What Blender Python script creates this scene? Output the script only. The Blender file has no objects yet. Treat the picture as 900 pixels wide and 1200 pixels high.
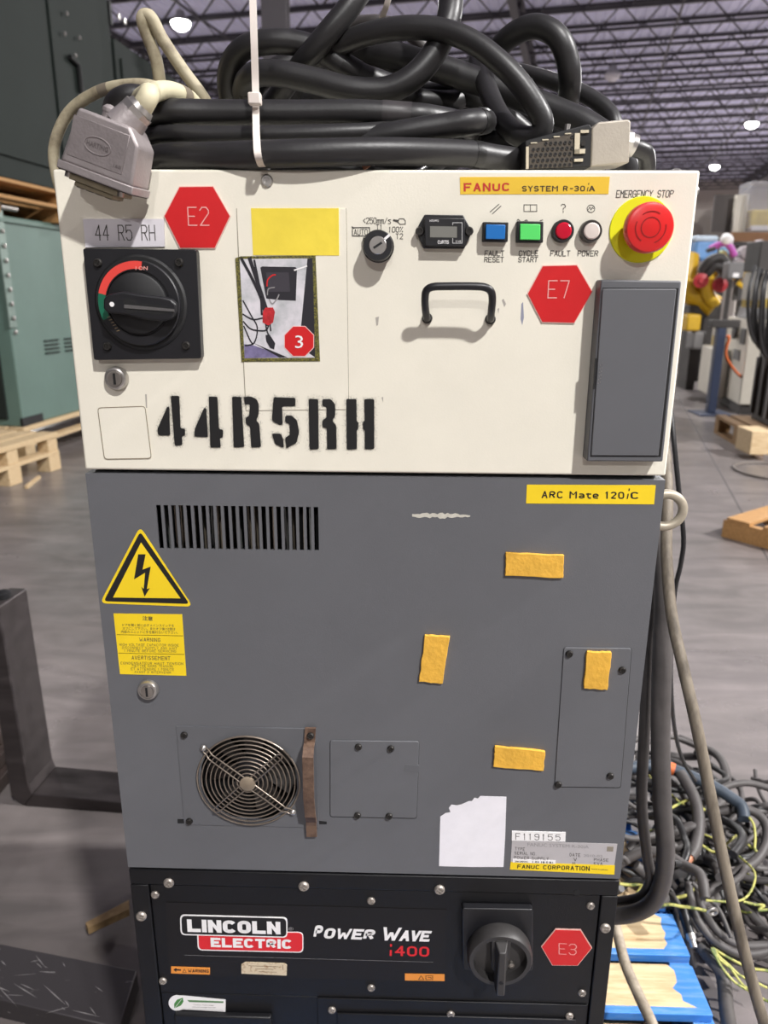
import bpy, bmesh, math, random
import numpy as np
from mathutils import Vector, Matrix
random.seed(7)
SC = bpy.context.scene
COL = SC.collection
# ------------------------------------------------------------------ camera
CAM = Vector((0.0304, -0.75454, 1.39096))
PITCH, YAW, ROLL, FPX = 0.28433, -0.02453, 0.00558, 880.0
FW = Vector((math.sin(YAW)*math.cos(PITCH), math.cos(YAW)*math.cos(PITCH), -math.sin(PITCH)))
_rt = Vector((math.cos(YAW), -math.sin(YAW), 0)); _up = _rt.cross(FW)
RT = _rt*math.cos(ROLL) + _up*math.sin(ROLL); UP = -_rt*math.sin(ROLL) + _up*math.cos(ROLL)
cd = bpy.data.cameras.new('camera'); cam = bpy.data.objects.new('camera', cd); COL.objects.link(cam)
m = Matrix((( RT.x, UP.x, -FW.x, CAM.x), (RT.y, UP.y, -FW.y, CAM.y), (RT.z, UP.z, -FW.z, CAM.z), (0, 0, 0, 1)))
cam.matrix_world = m
cd.sensor_fit = 'VERTICAL'; cd.sensor_height = 36; cd.lens = FPX/1200*36; cd.clip_start = .02; cd.clip_end = 300
cd.dof.use_dof = True; cd.dof.focus_distance = .80; cd.dof.aperture_fstop = 7.2
SC.camera = cam
# ------------------------------------------------------------------ world, exposure
w = bpy.data.worlds.new('world'); SC.world = w; w.use_nodes = True
w.node_tree.nodes['Background'].inputs[0].default_value = (.75, .8, 1, 1)
w.node_tree.nodes['Background'].inputs[1].default_value = .05
SC.view_settings.view_transform = 'Standard'; SC.view_settings.look = 'None'
SC.view_settings.exposure = -0.94; SC.view_settings.gamma = 1.0; SC.view_settings.use_curve_mapping = False
SC.cycles.max_bounces = 6; SC.cycles.diffuse_bounces = 3; SC.cycles.glossy_bounces = 3; SC.cycles.caustics_reflective = False; SC.cycles.caustics_refractive = False
LAMP_W = 3000.0
# high-bay lamps: (x, y, power factor); the hall is lit by these alone
LAMPS = [(3.3, -6.0, .95), (-.5, -16, .75), (-6.4, 23.4, 2), (15.4, 36.6, 2.6), (18.4, 48.4, 2.6),
         (9.5, -.4, 2.0), (17, 22, 2.6), (-20, 26, 1.4), (26, 30, 2.6), (-24, 44, 2.6), (30, 50, 2.6), (4, 15.5, .6), (0, 60, 2.6)]

# ------------------------------------------------------------------ rays: photo pixel -> point in the place
def ray(px, py): return FW + RT*((px-450)/FPX) - UP*((py-600)/FPX)
def AY(px, py, y=0.0):
    d = ray(px, py); return CAM + d*((y-CAM.y)/d.y)
def AZ(px, py, z=0.0):
    d = ray(px, py); return CAM + d*((z-CAM.z)/d.z)

# ------------------------------------------------------------------ materials
def lin(c):
    c = c/255.0
    return c/12.92 if c <= .04045 else ((c+.055)/1.055)**2.4
MATS = {}
def M(name, rgb=(128, 128, 128), rough=.5, metal=0.0, var=0.0, scale=20.0, bump=0.0, bscale=200.0, rgb2=None, thr=(.45, .65), emit=0.0, spec=.5, alpha=1.0, trans=0.0, stretch=None, coat=0.0, rvar=0.0, k=.93):
    if name in MATS: return MATS[name]
    mt = bpy.data.materials.new(name); mt.use_nodes = True; nt = mt.node_tree
    b = nt.nodes['Principled BSDF']
    col = tuple(lin(c)*k for c in rgb) + (1,)
    b.inputs['Base Color'].default_value = col; b.inputs['Roughness'].default_value = rough
    b.inputs['Metallic'].default_value = metal; b.inputs['Specular IOR Level'].default_value = spec
    if coat: b.inputs['Coat Weight'].default_value = coat; b.inputs['Coat Roughness'].default_value = .15
    if emit:
        b.inputs['Emission Color'].default_value = col; b.inputs['Emission Strength'].default_value = emit
    if trans: b.inputs['Transmission Weight'].default_value = trans
    if alpha < 1: b.inputs['Alpha'].default_value = alpha
    if var or bump or rgb2 or rvar:
        tc = nt.nodes.new('ShaderNodeTexCoord'); vec = tc.outputs['Object']
        if stretch:
            mp = nt.nodes.new('ShaderNodeMapping'); mp.inputs['Scale'].default_value = stretch
            nt.links.new(vec, mp.inputs[0]); vec = mp.outputs[0]
        n = nt.nodes.new('ShaderNodeTexNoise'); n.inputs['Scale'].default_value = scale; n.inputs['Detail'].default_value = 6; n.inputs['Roughness'].default_value = .62
        nt.links.new(vec, n.inputs['Vector'])
        if var or rgb2:
            r = nt.nodes.new('ShaderNodeValToRGB')
            if rgb2:
                r.color_ramp.elements[0].position, r.color_ramp.elements[1].position = thr
                r.color_ramp.elements[0].color = col; r.color_ramp.elements[1].color = tuple(lin(c)*k for c in rgb2)+(1,)
            else:
                r.color_ramp.elements[0].position, r.color_ramp.elements[1].position = .3, .7
                r.color_ramp.elements[0].color = tuple(c*(1-var) for c in col[:3])+(1,)
                r.color_ramp.elements[1].color = tuple(min(1, c*(1+var)) for c in col[:3])+(1,)
            nt.links.new(n.outputs['Fac'], r.inputs[0]); nt.links.new(r.outputs[0], b.inputs['Base Color'])
        if rvar:
            mr = nt.nodes.new('ShaderNodeMapRange'); mr.inputs['To Min'].default_value = max(.05, rough-rvar); mr.inputs['To Max'].default_value = min(1, rough+rvar)
            mr.inputs['From Min'].default_value = .3; mr.inputs['From Max'].default_value = .7
            nt.links.new(n.outputs['Fac'], mr.inputs['Value']); nt.links.new(mr.outputs[0], b.inputs['Roughness'])
        if bump:
            n2 = nt.nodes.new('ShaderNodeTexNoise'); n2.inputs['Scale'].default_value = bscale; n2.inputs['Detail'].default_value = 3
            nt.links.new(vec, n2.inputs['Vector'])
            bp = nt.nodes.new('ShaderNodeBump'); bp.inputs['Strength'].default_value = bump; bp.inputs['Distance'].default_value = .002
            nt.links.new(n2.outputs['Fac'], bp.inputs['Height']); nt.links.new(bp.outputs[0], b.inputs['Normal'])
    MATS[name] = mt
    return mt
CREAM = M('cream_paint', (241, 236, 220), .5, var=.035, scale=9, bump=.05, bscale=500)
GREY = M('grey_paint', (100, 101, 105), .48, var=.06, scale=5, bump=.06, bscale=600)
GREY2 = M('grey_plastic', (97, 98, 102), .5, var=.03, scale=12)
GREYD = M('dark_grey_inside', (22, 22, 24), .8)
BLACKP = M('black_plastic', (24, 24, 28), .42, var=.1, scale=40)
BLACKM = M('black_matte', (16, 16, 18), .6)
BLACKC = M('black_case_paint', (17, 17, 20), .45, spec=.35, var=.2, scale=14, bump=.15, bscale=900)
RUBBER = M('black_rubber', (38, 37, 38), .42, var=.22, scale=16, bump=.08, bscale=300)
RUBBER2 = M('dusty_rubber', (80, 76, 75), .55, var=.25, scale=20, bump=.1, bscale=300)
TAPE = M('black_tape', (24, 23, 23), .38, var=.2, scale=60, bump=.2, bscale=150)
BEIGE = M('beige_cable', (176, 166, 140), .6, rgb2=(110, 98, 78), scale=26, thr=(.5, .72), bump=.1)
BROWNC = M('brown_cable', (126, 116, 102), .6, rgb2=(78, 70, 60), scale=30, thr=(.42, .7), stretch=(2, 2, .4), bump=.2)
NAVY = M('navy_cable', (62, 72, 84), .5, var=.2, scale=20)
ORANGE = M('orange_tape', (226, 116, 62), .5, var=.15, scale=40)
RED = M('red_engraved_plastic', (212, 34, 38), .35, var=.04, scale=30)
REDG = M('red_gloss_plastic', (222, 40, 40), .3, var=.03, scale=30)
WHITE = M('white_print', (246, 244, 244), .5)
PAPER = M('white_paper', (240, 238, 244), .8, var=.03, scale=60)
BLK = M('black_print', (22, 20, 20), .6)
INK = M('dark_grey_print', (70, 66, 62), .6)
FADED = M('faded_print', (150, 147, 148), .6)
YEL = M('yellow_label', (250, 216, 34), .45, var=.04, scale=20)
YEL2 = M('amber_label', (238, 196, 52), .45, var=.05, scale=20)
YELN = M('neon_yellow', (240, 240, 10), .45)
YELP = M('pale_yellow_tape', (244, 220, 70), .6, var=.04, scale=40, bump=.15, bscale=80)
FOAM = M('yellow_foam_tape', (232, 178, 66), .8, var=.12, scale=40, bump=.4, bscale=150)
SILVER = M('silver', (190, 186, 182), .32, metal=.85, var=.1, scale=60)
STEEL = M('steel', (170, 164, 158), .35, metal=.9, var=.15, scale=50)
SCREWM = M('dull_screw', (168, 160, 152), .45, metal=.6, var=.3, scale=300)
DARKSCR = M('dark_screw', (60, 58, 56), .4, metal=.6)
WIRE = M('fan_wire', (150, 138, 126), .35, metal=.7, var=.15, scale=60)
RUST = M('rusty_steel', (122, 98, 82), .65, metal=.3, rgb2=(82, 62, 52), scale=60, thr=(.4, .65), bump=.2)
ALU = M('cast_aluminium', (158, 150, 150), .5, metal=.5, var=.12, scale=40, bump=.15, bscale=400)
ALU2 = M('pale_cast_hood', (172, 164, 152), .5, metal=.3, var=.08, scale=30, bump=.1, bscale=400)
INSERT = M('connector_insert', (78, 72, 62), .6, var=.1, scale=80)
NYLON = M('white_nylon', (226, 216, 208), .4, var=.04, scale=30)
BLUE = M('blue_button', (24, 112, 190), .35)
GREEN = M('green_button', (92, 226, 110), .35)
REDL = M('red_lens', (200, 22, 50), .25)
LCD = M('lcd_glass', (128, 128, 122), .2)
ORG = M('orange_label', (236, 150, 62), .5)
LRED = M('logo_red', (222, 40, 48), .45)
OLIVE = M('olive_hatch', (124, 118, 50), .6, rgb2=(60, 58, 30), scale=700, thr=(.45, .55))
WOOD = M('pale_wood', (214, 182, 140), .75, rgb2=(170, 132, 92), scale=7, thr=(.4, .75), stretch=(1.5, 14, 14), bump=.2, bscale=60)
WOODR = M('raw_pallet_wood', (224, 200, 160), .75, rgb2=(186, 152, 110), scale=8, thr=(.4, .75), stretch=(1.5, 14, 14), bump=.2, bscale=60)
WOODT = M('tan_pallet_wood', (196, 150, 96), .75, rgb2=(150, 110, 66), scale=8, thr=(.4, .75), stretch=(1.5, 14, 14), bump=.2, bscale=60)
BLUEW = M('blue_painted_wood', (64, 134, 214), .65, rgb2=(120, 160, 205), scale=9, thr=(.45, .75), stretch=(2, 16, 16), bump=.2)
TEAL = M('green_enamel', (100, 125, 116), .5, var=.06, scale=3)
TEALD = M('shaded_green_enamel', (38, 45, 42), .7, spec=.2, var=.1, scale=2)  # darker green copy: shade on the enclosures' unlit faces put into the colour
FORKM = M('fork_steel', (84, 78, 78), .42, metal=.75, var=.25, scale=8, stretch=(.6, 3, 3), rvar=.12)
FORKD = M('scratched_dark_steel', (82, 78, 80), .5, metal=.6, rgb2=(170, 166, 164), scale=34, thr=(.66, .74), stretch=(.5, 2.4, 2.4))
GYW = M('green_yellow_wire', (188, 184, 98), .5, rgb2=(90, 110, 50), scale=60, thr=(.5, .6))
COPPER = M('copper_strands', (200, 138, 110), .45, metal=.4, var=.2, scale=80)
GALV = M('galvanised', (150, 152, 150), .5, metal=.5, var=.1, scale=8)

# ------------------------------------------------------------------ mesh builder
class MB:
    def __init__(s): s.v, s.f = [], []
    def add(s, vs, fs):
        o = len(s.v); s.v += [Vector(p) for p in vs]; s.f += [tuple(i+o for i in f) for f in fs]; return s
    def box(s, x0, x1, y0, y1, z0, z1, T=None):
        vs = [Vector((x, y, z)) for z in (z0, z1) for y in (y0, y1) for x in (x0, x1)]
        if T is not None: vs = [T @ p for p in vs]
        return s.add(vs, [(0, 2, 3, 1), (4, 5, 7, 6), (0, 1, 5, 4), (2, 6, 7, 3), (0, 4, 6, 2), (1, 3, 7, 5)])
    def prism(s, poly, off):
        n = len(poly); off = Vector(off); a = [Vector(p) for p in poly]; b = [p+off for p in a]
        return s.add(a+b, [tuple(range(n)), tuple(range(2*n-1, n-1, -1))] + [(i, i+n, (i+1) % n+n, (i+1) % n) for i in range(n)])
    def lathe(s, c, prof, axis=(0, -1, 0), n=32, cap=True):
        ax = Vector(axis).normalized(); u = ax.orthogonal().normalized()
        if abs(ax.x) < .5: u = Vector((1, 0, 0)); u = (u-ax*u.dot(ax)).normalized()
        t = ax.cross(u); c = Vector(c); vs, fs = [], []
        for r, h in prof:
            for i in range(n):
                a = 2*math.pi*i/n; vs.append(c+ax*h+(u*math.cos(a)+t*math.sin(a))*r)
        k = len(prof)
        for j in range(k-1):
            for i in range(n):
                fs.append((j*n+i, j*n+(i+1) % n, (j+1)*n+(i+1) % n, (j+1)*n+i))
        if cap:
            if prof[0][0] > 0: fs.append(tuple(range(n-1, -1, -1)))
            if prof[-1][0] > 0: fs.append(tuple((k-1)*n+i for i in range(n)))
        return s.add(vs, fs)
    def cyl(s, a, b, r, n=10, r2=None):
        a, b = Vector(a), Vector(b); return s.lathe(a, [(r, 0), (r if r2 is None else r2, (b-a).length)], b-a, n)
    def tube(s, path, r, n=12, closed=False, rs=None):
        P = [Vector(p) for p in path]; k = len(P); vs, fs = [], []
        nrm = None
        for i in range(k):
            if closed: t = (P[(i+1) % k]-P[i-1])
            else: t = P[min(i+1, k-1)]-P[max(i-1, 0)]
            if t.length < 1e-9: t = Vector((1, 0, 0))
            t.normalize()
            if nrm is None: nrm = t.orthogonal().normalized()
            else:
                nrm = nrm-t*nrm.dot(t)
                nrm = nrm.normalized() if nrm.length > 1e-6 else t.orthogonal().normalized()
            bn = t.cross(nrm); rr = rs[i] if rs else r
            for j in range(n):
                a = 2*math.pi*j/n; vs.append(P[i]+(nrm*math.cos(a)+bn*math.sin(a))*rr)
        for i in range(k if closed else k-1):
            for j in range(n):
                fs.append((i*n+j, i*n+(j+1) % n, ((i+1) % k)*n+(j+1) % n, ((i+1) % k)*n+j))
        if not closed:
            fs.append(tuple(range(n-1, -1, -1))); fs.append(tuple((k-1)*n+j for j in range(n)))
        return s.add(vs, fs)
    def ribbon(s, path, side, up, wdt, th):
        """flat strap of width wdt along `side` and thickness th along `up` (lists or constants)"""
        k = len(path); vs, fs = [], []
        for i, p in enumerate(path):
            sd = Vector(side[i] if isinstance(side, list) else side); u = Vector(up[i] if isinstance(up, list) else up); p = Vector(p)
            vs += [p-sd*wdt/2, p+sd*wdt/2, p+sd*wdt/2+u*th, p-sd*wdt/2+u*th]
        for i in range(k-1):
            for j in range(4): fs.append((i*4+j, i*4+(j+1) % 4, i*4+4+(j+1) % 4, i*4+4+j))
        fs += [(3, 2, 1, 0), tuple((k-1)*4+j for j in range(4))]
        return s.add(vs, fs)
    def plate(s, x0, x1, z0, z1, y0, y1, holes):
        """sheet in XZ between y0 (front) and y1 with rectangular holes (hx0,hx1,hz0,hz1)"""
        xs = sorted(set([x0, x1]+[h[0] for h in holes]+[h[1] for h in holes])); zs = sorted(set([z0, z1]+[h[2] for h in holes]+[h[3] for h in holes]))
        def solid(i, j):
            if i < 0 or j < 0 or i >= len(xs)-1 or j >= len(zs)-1: return False
            cx, cz = (xs[i]+xs[i+1])/2, (zs[j]+zs[j+1])/2
            return not any(h[0] < cx < h[1] and h[2] < cz < h[3] for h in holes)
        idx = {}
        def vid(i, j, y):
            k = (i, j, y)
            if k not in idx: idx[k] = len(s.v); s.v.append(Vector((xs[i], y, zs[j])))
            return idx[k]
        for i in range(len(xs)-1):
            for j in range(len(zs)-1):
                if not solid(i, j): continue
                s.f.append((vid(i, j, y0), vid(i+1, j, y0), vid(i+1, j+1, y0), vid(i, j+1, y0)))
                s.f.append((vid(i, j, y1), vid(i, j+1, y1), vid(i+1, j+1, y1), vid(i+1, j, y1)))
                for (a, b, p, q) in (((i, j), (i+1, j), i, j-1), ((i+1, j), (i+1, j+1), i+1, j), ((i+1, j+1), (i, j+1), i, j+1), ((i, j+1), (i, j), i-1, j)):
                    if not solid(p, q): s.f.append((vid(*a, y1), vid(*b, y1), vid(*b, y0), vid(*a, y0)))
        return s
    def mesh(s, name, mat, smooth=None, bevel=0, seg=2):
        me = bpy.data.meshes.new(name); me.from_pydata([tuple(p) for p in s.v], [], s.f); me.update()
        if bevel:
            bm = bmesh.new(); bm.from_mesh(me); bmesh.ops.recalc_face_normals(bm, faces=bm.faces)
            es = [e for e in bm.edges if len(e.link_faces) == 2 and e.calc_face_angle(0) > .5]
            r = bmesh.ops.bevel(bm, geom=es, offset=bevel, segments=seg, profile=.5, affect='EDGES', clamp_overlap=True)
            for f in r['faces']: f.smooth = True
            bm.to_mesh(me); bm.free(); me.materials.append(mat); return me
        else:
            bm = bmesh.new(); bm.from_mesh(me); bmesh.ops.recalc_face_normals(bm, faces=bm.faces); bm.to_mesh(me); bm.free()
        if smooth:
            me.shade_smooth(); me.set_sharp_from_angle(angle=math.radians(smooth))
        me.materials.append(mat); return me
    def obj(s, name, mat, parent=None, smooth=None, bevel=0, seg=2, label=None):
        return link(name, s.mesh(name, mat, smooth, bevel, seg), parent, label)
def link(name, me, parent=None, label=None, loc=None, mw=None):
    o = bpy.data.objects.new(name, me); COL.objects.link(o)
    if mw is not None: o.matrix_basis = mw
    elif loc is not None: o.location = loc
    if parent is not None:
        o.parent = parent; o.matrix_parent_inverse = ROOTM.get(parent.name, Matrix.Identity(4))
    if label: o['label'] = label
    return o
ROOTM = {}
def thing(name, label, cat, loc=(0, 0, 0), group=None, kind=None):
    o = bpy.data.objects.new(name, None); COL.objects.link(o); o.location = loc; o.empty_display_size = .1
    ROOTM[o.name] = Matrix.Translation(-Vector(loc))
    return tag(o, label, cat, group, kind)
def tag(o, label, cat=None, group=None, kind=None):
    o['label'] = label
    if cat: o['category'] = cat
    if group: o['group'] = group
    if kind: o['kind'] = kind
    return o
def spline(P, per=6, closed=False):
    P = [Vector(p) for p in P]; n = len(P); out = []
    for i in range(n if closed else n-1):
        if closed: a, b, c, d = P[i-1], P[i], P[(i+1) % n], P[(i+2) % n]
        else: a, b, c, d = P[max(i-1, 0)], P[i], P[i+1], P[min(i+2, n-1)]
        for k in range(per):
            t = k/per; t2, t3 = t*t, t*t*t
            out.append(((b*2)+(c-a)*t+(a*2-b*5+c*4-d)*t2+(b*3-a-c*3+d)*t3)*.5)
    if not closed: out.append(P[-1])
    return out
# -------- front plane helpers
def poly(parent, name, pts, mat, y=0.0, th=.0004, yp=None, **kw):
    """flat piece with outline given as photo pixels on the plane Y=yp (default its own front), standing th proud of y"""
    yy = y-th
    P = [AY(px, py, yp if yp is not None else yy) for px, py in pts]; P = [Vector((p.x, yy, p.z)) for p in P]
    return MB().prism(P, (0, th, 0)).obj(name, mat, parent, **kw)
def rrect(q, r, n=4):
    """pixel quad (TL,TR,BR,BL) -> rounded outline; r as fraction of the shorter side in pixels"""
    out = []; Q = [Vector((a, b)) for a, b in q]
    for i in range(4):
        p, a, b = Q[i], Q[i-1], Q[(i+1) % 4]
        s1, s2 = p+(a-p).normalized()*r, p+(b-p).normalized()*r
        for k in range(n+1):
            t = k/n; v = s1*(1-t)**2+p*2*t*(1-t)+s2*t*t; out.append((v.x, v.y))
    return out
def quadmap(q, u, v):
    """u 0..1 left-right, v 0..1 bottom-top in pixel quad TL,TR,BR,BL"""
    a = [q[3][i]*(1-u)+q[2][i]*u for i in (0, 1)]; b = [q[0][i]*(1-u)+q[1][i]*u for i in (0, 1)]
    return (a[0]*(1-v)+b[0]*v, a[1]*(1-v)+b[1]*v)
def R4(x0, y0, x1, y1): return [(x0, y0), (x1, y0), (x1, y1), (x0, y1)]
def text(parent, s, q, mat, y=0.0, bold=0.0, shear=0.0, name='lettering', space=1.0):
    cu = bpy.data.curves.new('t', 'FONT'); cu.body = s; cu.offset = bold; cu.shear = shear; cu.resolution_u = 2; cu.space_character = space
    ob = bpy.data.objects.new('t', cu); me = bpy.data.meshes.new_from_object(ob)
    bpy.data.objects.remove(ob); bpy.data.curves.remove(cu)
    if not len(me.vertices): return None
    xs = [v.co.x for v in me.vertices]; ys = [v.co.y for v in me.vertices]
    x0, x1, y0, y1 = min(xs), max(xs), min(ys), max(ys)
    for v in me.vertices:
        px, py = quadmap(q, (v.co.x-x0)/max(x1-x0, 1e-6), (v.co.y-y0)/max(y1-y0, 1e-6)); p = AY(px, py, y)
        v.co = (p.x, y-.00025, p.z)
    me.materials.clear(); me.materials.append(mat); me.name = name
    return link(name, me, parent)
GLY = {'A': ['00 26 40', '12 32'], 'B': ['00 06 36 45 44 33 03', '33 42 41 30 00'], 'C': ['45 36 16 05 01 10 30 41'], 'D': ['00 06 26 44 42 20 00'],
       'E': ['46 06 00 40', '03 33'], 'F': ['46 06 00', '03 33'], 'G': ['45 36 16 05 01 10 30 41 43 23'], 'H': ['00 06', '40 46', '03 43'], 'L': ['06 00 40'], 'M': ['00 06 23 46 40'],
       'N': ['00 06 40 46'], 'O': ['10 30 41 45 36 16 05 01 10'], 'P': ['00 06 36 45 44 33 03'], 'R': ['00 06 36 45 44 33 03', '23 40'], 'S': ['45 36 16 05 04 13 33 42 41 30 10 01'],
       'T': ['06 46', '26 20'], 'U': ['06 01 10 30 41 46'], 'W': ['06 10 24 30 46'], 'Y': ['06 23 46', '23 20'], '0': ['10 30 41 45 36 16 05 01 10'], '1': ['15 26 20'],
       '2': ['05 16 36 45 44 00 40'], '3': ['05 16 36 45 44 33 13', '33 42 41 30 10 01'], '4': ['30 36 02 42'], '5': ['46 06 03 14 34 43 41 30 10 01'], '7': ['06 46 20'], '?': ['05 16 36 45 44 23 22', '20 21'],
       '<': ['45 13 41'], '/': ['00 46'], '%': ['00 46', '05 16 15 05', '41 30 31 41'], 'm': ['00 04', '03 14 24 20', '23 34 44 40'], 's': ['44 14 03 13 32 41 30 00'], 'a': ['04 34 43 40', '42 12 01 10 30 41'], 't': ['15 11 20 30', '04 34'], 'e': ['02 42 43 34 14 03 01 10 40'], 'i': ['13 10', '15 16'], 'I': ['00 06'], 'V': ['06 20 46'], 'K': ['00 06', '46 03', '13 40'], 'X': ['00 46', '06 40'], 'J': ['46 41 30 10 01'], "'": ['16 15'], '.': ['10 11'], '9': ['43 33 04 05 16 36 45 41 30 10 01'.replace('43 33 04', '43 13 04')], '6': ['45 36 16 05 01 10 30 41 42 33 03'], '8': ['13 04 05 16 36 45 44 33 13 02 01 10 30 41 42 33'], 'h': ['00 06', '03 14 34 43 40'], '-': ['13 33'], ' ': []}
def strokes(parent, s, q, mat, y=0.0, wd=.0008, adv=5.6, name='lettering'):
    b = MB(); tot = (len(s)-1)*adv+4
    for i, ch in enumerate(s):
        for st in GLY.get(ch, []):
            P = []
            for c in st.split():
                p = AY(*quadmap(q, (i*adv+int(c[0]))/tot, int(c[1])/6), y); P.append(Vector((p.x, y-.00025, p.z)))
            line(b, P, wd)
    return b.obj(name, mat, parent)
def line(b, P, wd):
    for a, c in zip(P[:-1], P[1:]):
        d = (c-a)
        if d.length < 1e-7: continue
        d.normalize(); n = Vector((-d.z, 0, d.x))*wd/2; e = d*wd*.4+Vector((0, 0, 0)); j = Vector((0, -.000008*(len(b.f) % 7), 0)); a = a+j; c = c+j
        b.add([a-e-n, c+e-n, c+e+n, a-e+n], [(0, 1, 2, 3)])
def lines(parent, L, mat, y=0.0, wd=.0008, name='marking', loop=False):
    b = MB()
    for pts in L:
        P = [AY(px, py, y) for px, py in pts]; P = [Vector((p.x, y-.00025, p.z)) for p in P]; line(b, P, wd)
    return b.obj(name, mat, parent)
def arc(cx, cy, r, a0, a1, n=16, ry=None): return [(cx+r*math.cos(math.radians(a0+(a1-a0)*i/n)), cy-(ry or r)*math.sin(math.radians(a0+(a1-a0)*i/n))) for i in range(n+1)]
def turned(parent, name, px, py, prof, mat, y=0.0, n=32, smooth=35, **kw):
    c = AY(px, py, y); return MB().lathe(c, [(r, h) for r, h in prof], (0, -1, 0), n).obj(name, mat, parent, smooth=smooth, **kw)
def screw_mesh(name, r, h, mat, slot='x'):
    b = MB().lathe((0, 0, 0), [(r*1.0, 0), (r, h*.5), (r*.8, h), (r*.55, h), (r*.5, h*.75), (0.0001, h*.7)], (0, -1, 0), 14)
    if slot == '-': b.box(-r*.75, r*.75, -h*1.12, -h*.9, -r*.1, r*.1)
    else:
        b.box(-r*.5, r*.5, -h*.92, -h*.6, -r*.09, r*.09); b.box(-r*.09, r*.09, -h*.92, -h*.6, -r*.5, r*.5)
    return b.mesh(name, mat, smooth=35)
SCR_D = screw_mesh('screw', .0042, .003, DARKSCR); SCR_S = screw_mesh('screw', .0052, .0028, SCREWM, '-'); SCR_L = screw_mesh('screw', .0066, .0035, SCREWM, '-')
def screw(parent, me, px, py, y=0.0, rot=0.0, name='screw'):
    p = AY(px, py, y); mw = Matrix.Translation(p) @ Matrix.Rotation(rot, 4, 'Y')
    return link(name, me, parent, mw=mw)
def rrectpoly(q, r=1.2):
    out = []; Q = [Vector(p) for p in q]; n = len(Q)
    for i in range(n):
        p, a, c = Q[i], Q[i-1], Q[(i+1) % n]; k = min(r, (a-p).length*.4, (c-p).length*.4)
        for v in (p+(a-p).normalized()*k, p+(c-p).normalized()*k): out.append((v.x, v.y))
    return out

GW = {'I': 0, 'i': 2, 'M': 5.2, 'W': 6.4, ' ': 1.6, '1': 2, '.': 2, "'": 2, 't': 3, '-': 3}
SHARP = set('AEFHIKLMNTVWXYZ147-/it')
def bold(parent, s, q, mat, y=0.0, th=1.25, gap=2.6, name='lettering', lo=6):
    """heavy stroke lettering: every glyph a mitred band th units wide on a 4 x 6 grid, fitted to the pixel quad"""
    b = MB(); hw = th/2; x = 0.0; rib = []
    for ch in s:
        wd = GW.get(ch, 4); sc = wd/(6.4 if False else 4.0) if ch in 'MW' else 1.0
        for st in GLY.get(ch, []):
            P = [Vector((int(c[0])*sc-(1 if ch == '1' else 0)+x, float(c[1]))) for c in st.split()]
            P = [Vector((p.x, min(max(p.y, hw if False else p.y), 6))) for p in P]
            rib.append((P, ch not in SHARP))
        x += wd+gap
    tot = x-gap
    def put(pts2):
        vs = []
        for p in pts2:
            u = min(max((p[0]+hw)/(tot+2*hw), -.03), 1.03); v = min(max((p[1]+hw)/(6+2*hw), 0), 1); w_ = AY(*quadmap(q, u, v), y); vs.append((w_.x, y-.00025-.000012*(len(b.f) % 9), w_.z))
        b.add(vs, [(0, 1, 2, 3)])
    for P, rnd in [r for r in rib if not r[1]]:
        for p, c in zip(P[:-1], P[1:]):
            if abs(p.x-c.x) < 1e-6:
                y0, y1 = min(p.y, c.y), max(p.y, c.y); y0 -= hw if y0 == 0 else 0; y1 += hw if y1 == 6 else 0; put([(p.x-hw, y0), (p.x+hw, y0), (p.x+hw, y1), (p.x-hw, y1)])
            elif abs(p.y-c.y) < 1e-6:
                x0, x1 = min(p.x, c.x), max(p.x, c.x); put([(x0-hw, p.y-hw), (x1+hw, p.y-hw), (x1+hw, p.y+hw), (x0-hw, p.y+hw)])
            else:
                lo_, hi = (p, c) if p.y < c.y else (c, p); sl = (hi.x-lo_.x)/(hi.y-lo_.y); y0, y1 = lo_.y, hi.y
                if y0 == 0: y0 = -hw
                if y1 == 6: y1 = 6+hw
                k = hw*(.9+.3*abs(sl))*(.8 if len(P) > 3 else 1); xa, xb = lo_.x+sl*(y0-lo_.y)*.35, hi.x+sl*(y1-hi.y)*.35; put([(xa-k, y0), (xa+k, y0), (xb+k, y1), (xb-k, y1)])
    for P, rnd in [r for r in rib if r[1]]:
        closed = (P[0]-P[-1]).length < 1e-6
        if rnd and len(P) > 2:
            R = []
            rng = range(len(P)-1) if closed else range(len(P))
            n = len(P)-1 if closed else len(P)
            for i in rng:
                if not closed and i in (0, n-1): R.append(P[i]); continue
                p, a, c = P[i], P[(i-1) % n], P[(i+1) % n]
                k1, k2 = min(1.0, (a-p).length*.5), min(1.0, (c-p).length*.5); s1, s2 = p+(a-p).normalized()*k1, p+(c-p).normalized()*k2
                for t in (0, .33, .67, 1): R.append(s1*(1-t)**2+p*2*t*(1-t)+s2*t*t)
            P = R+([R[0]] if closed else [])
        n = len(P); L, Rr = [], []
        for i in range(n):
            if closed and i in (0, n-1): d1, d2 = (P[0]-P[n-2]), (P[1]-P[0])
            else: d1, d2 = P[i]-P[max(i-1, 0)], P[min(i+1, n-1)]-P[i]
            if d1.length < 1e-6: d1 = d2
            if d2.length < 1e-6: d2 = d1
            d1, d2 = d1.normalized(), d2.normalized(); n1, n2 = Vector((-d1.y, d1.x)), Vector((-d2.y, d2.x)); m_ = n1+n2
            if m_.length < .2: m_ = n1
            m_.normalize(); k = hw/max(m_.dot(n1), .35); p = P[i]
            L.append(p+m_*k); Rr.append(p-m_*k)
        vs = []
        for p in L+Rr:
            u = min(max((p.x+hw)/(tot+2*hw), -.02), 1.02); v = min(max((p.y+hw)/(6+2*hw), 0), 1); w_ = AY(*quadmap(q, u, v), y); vs.append((w_.x, y-.00025, w_.z))
        b.add(vs, [(i, i+1, n+i+1, n+i) for i in range(n-1)])
    return b.obj(name, mat, parent)
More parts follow.
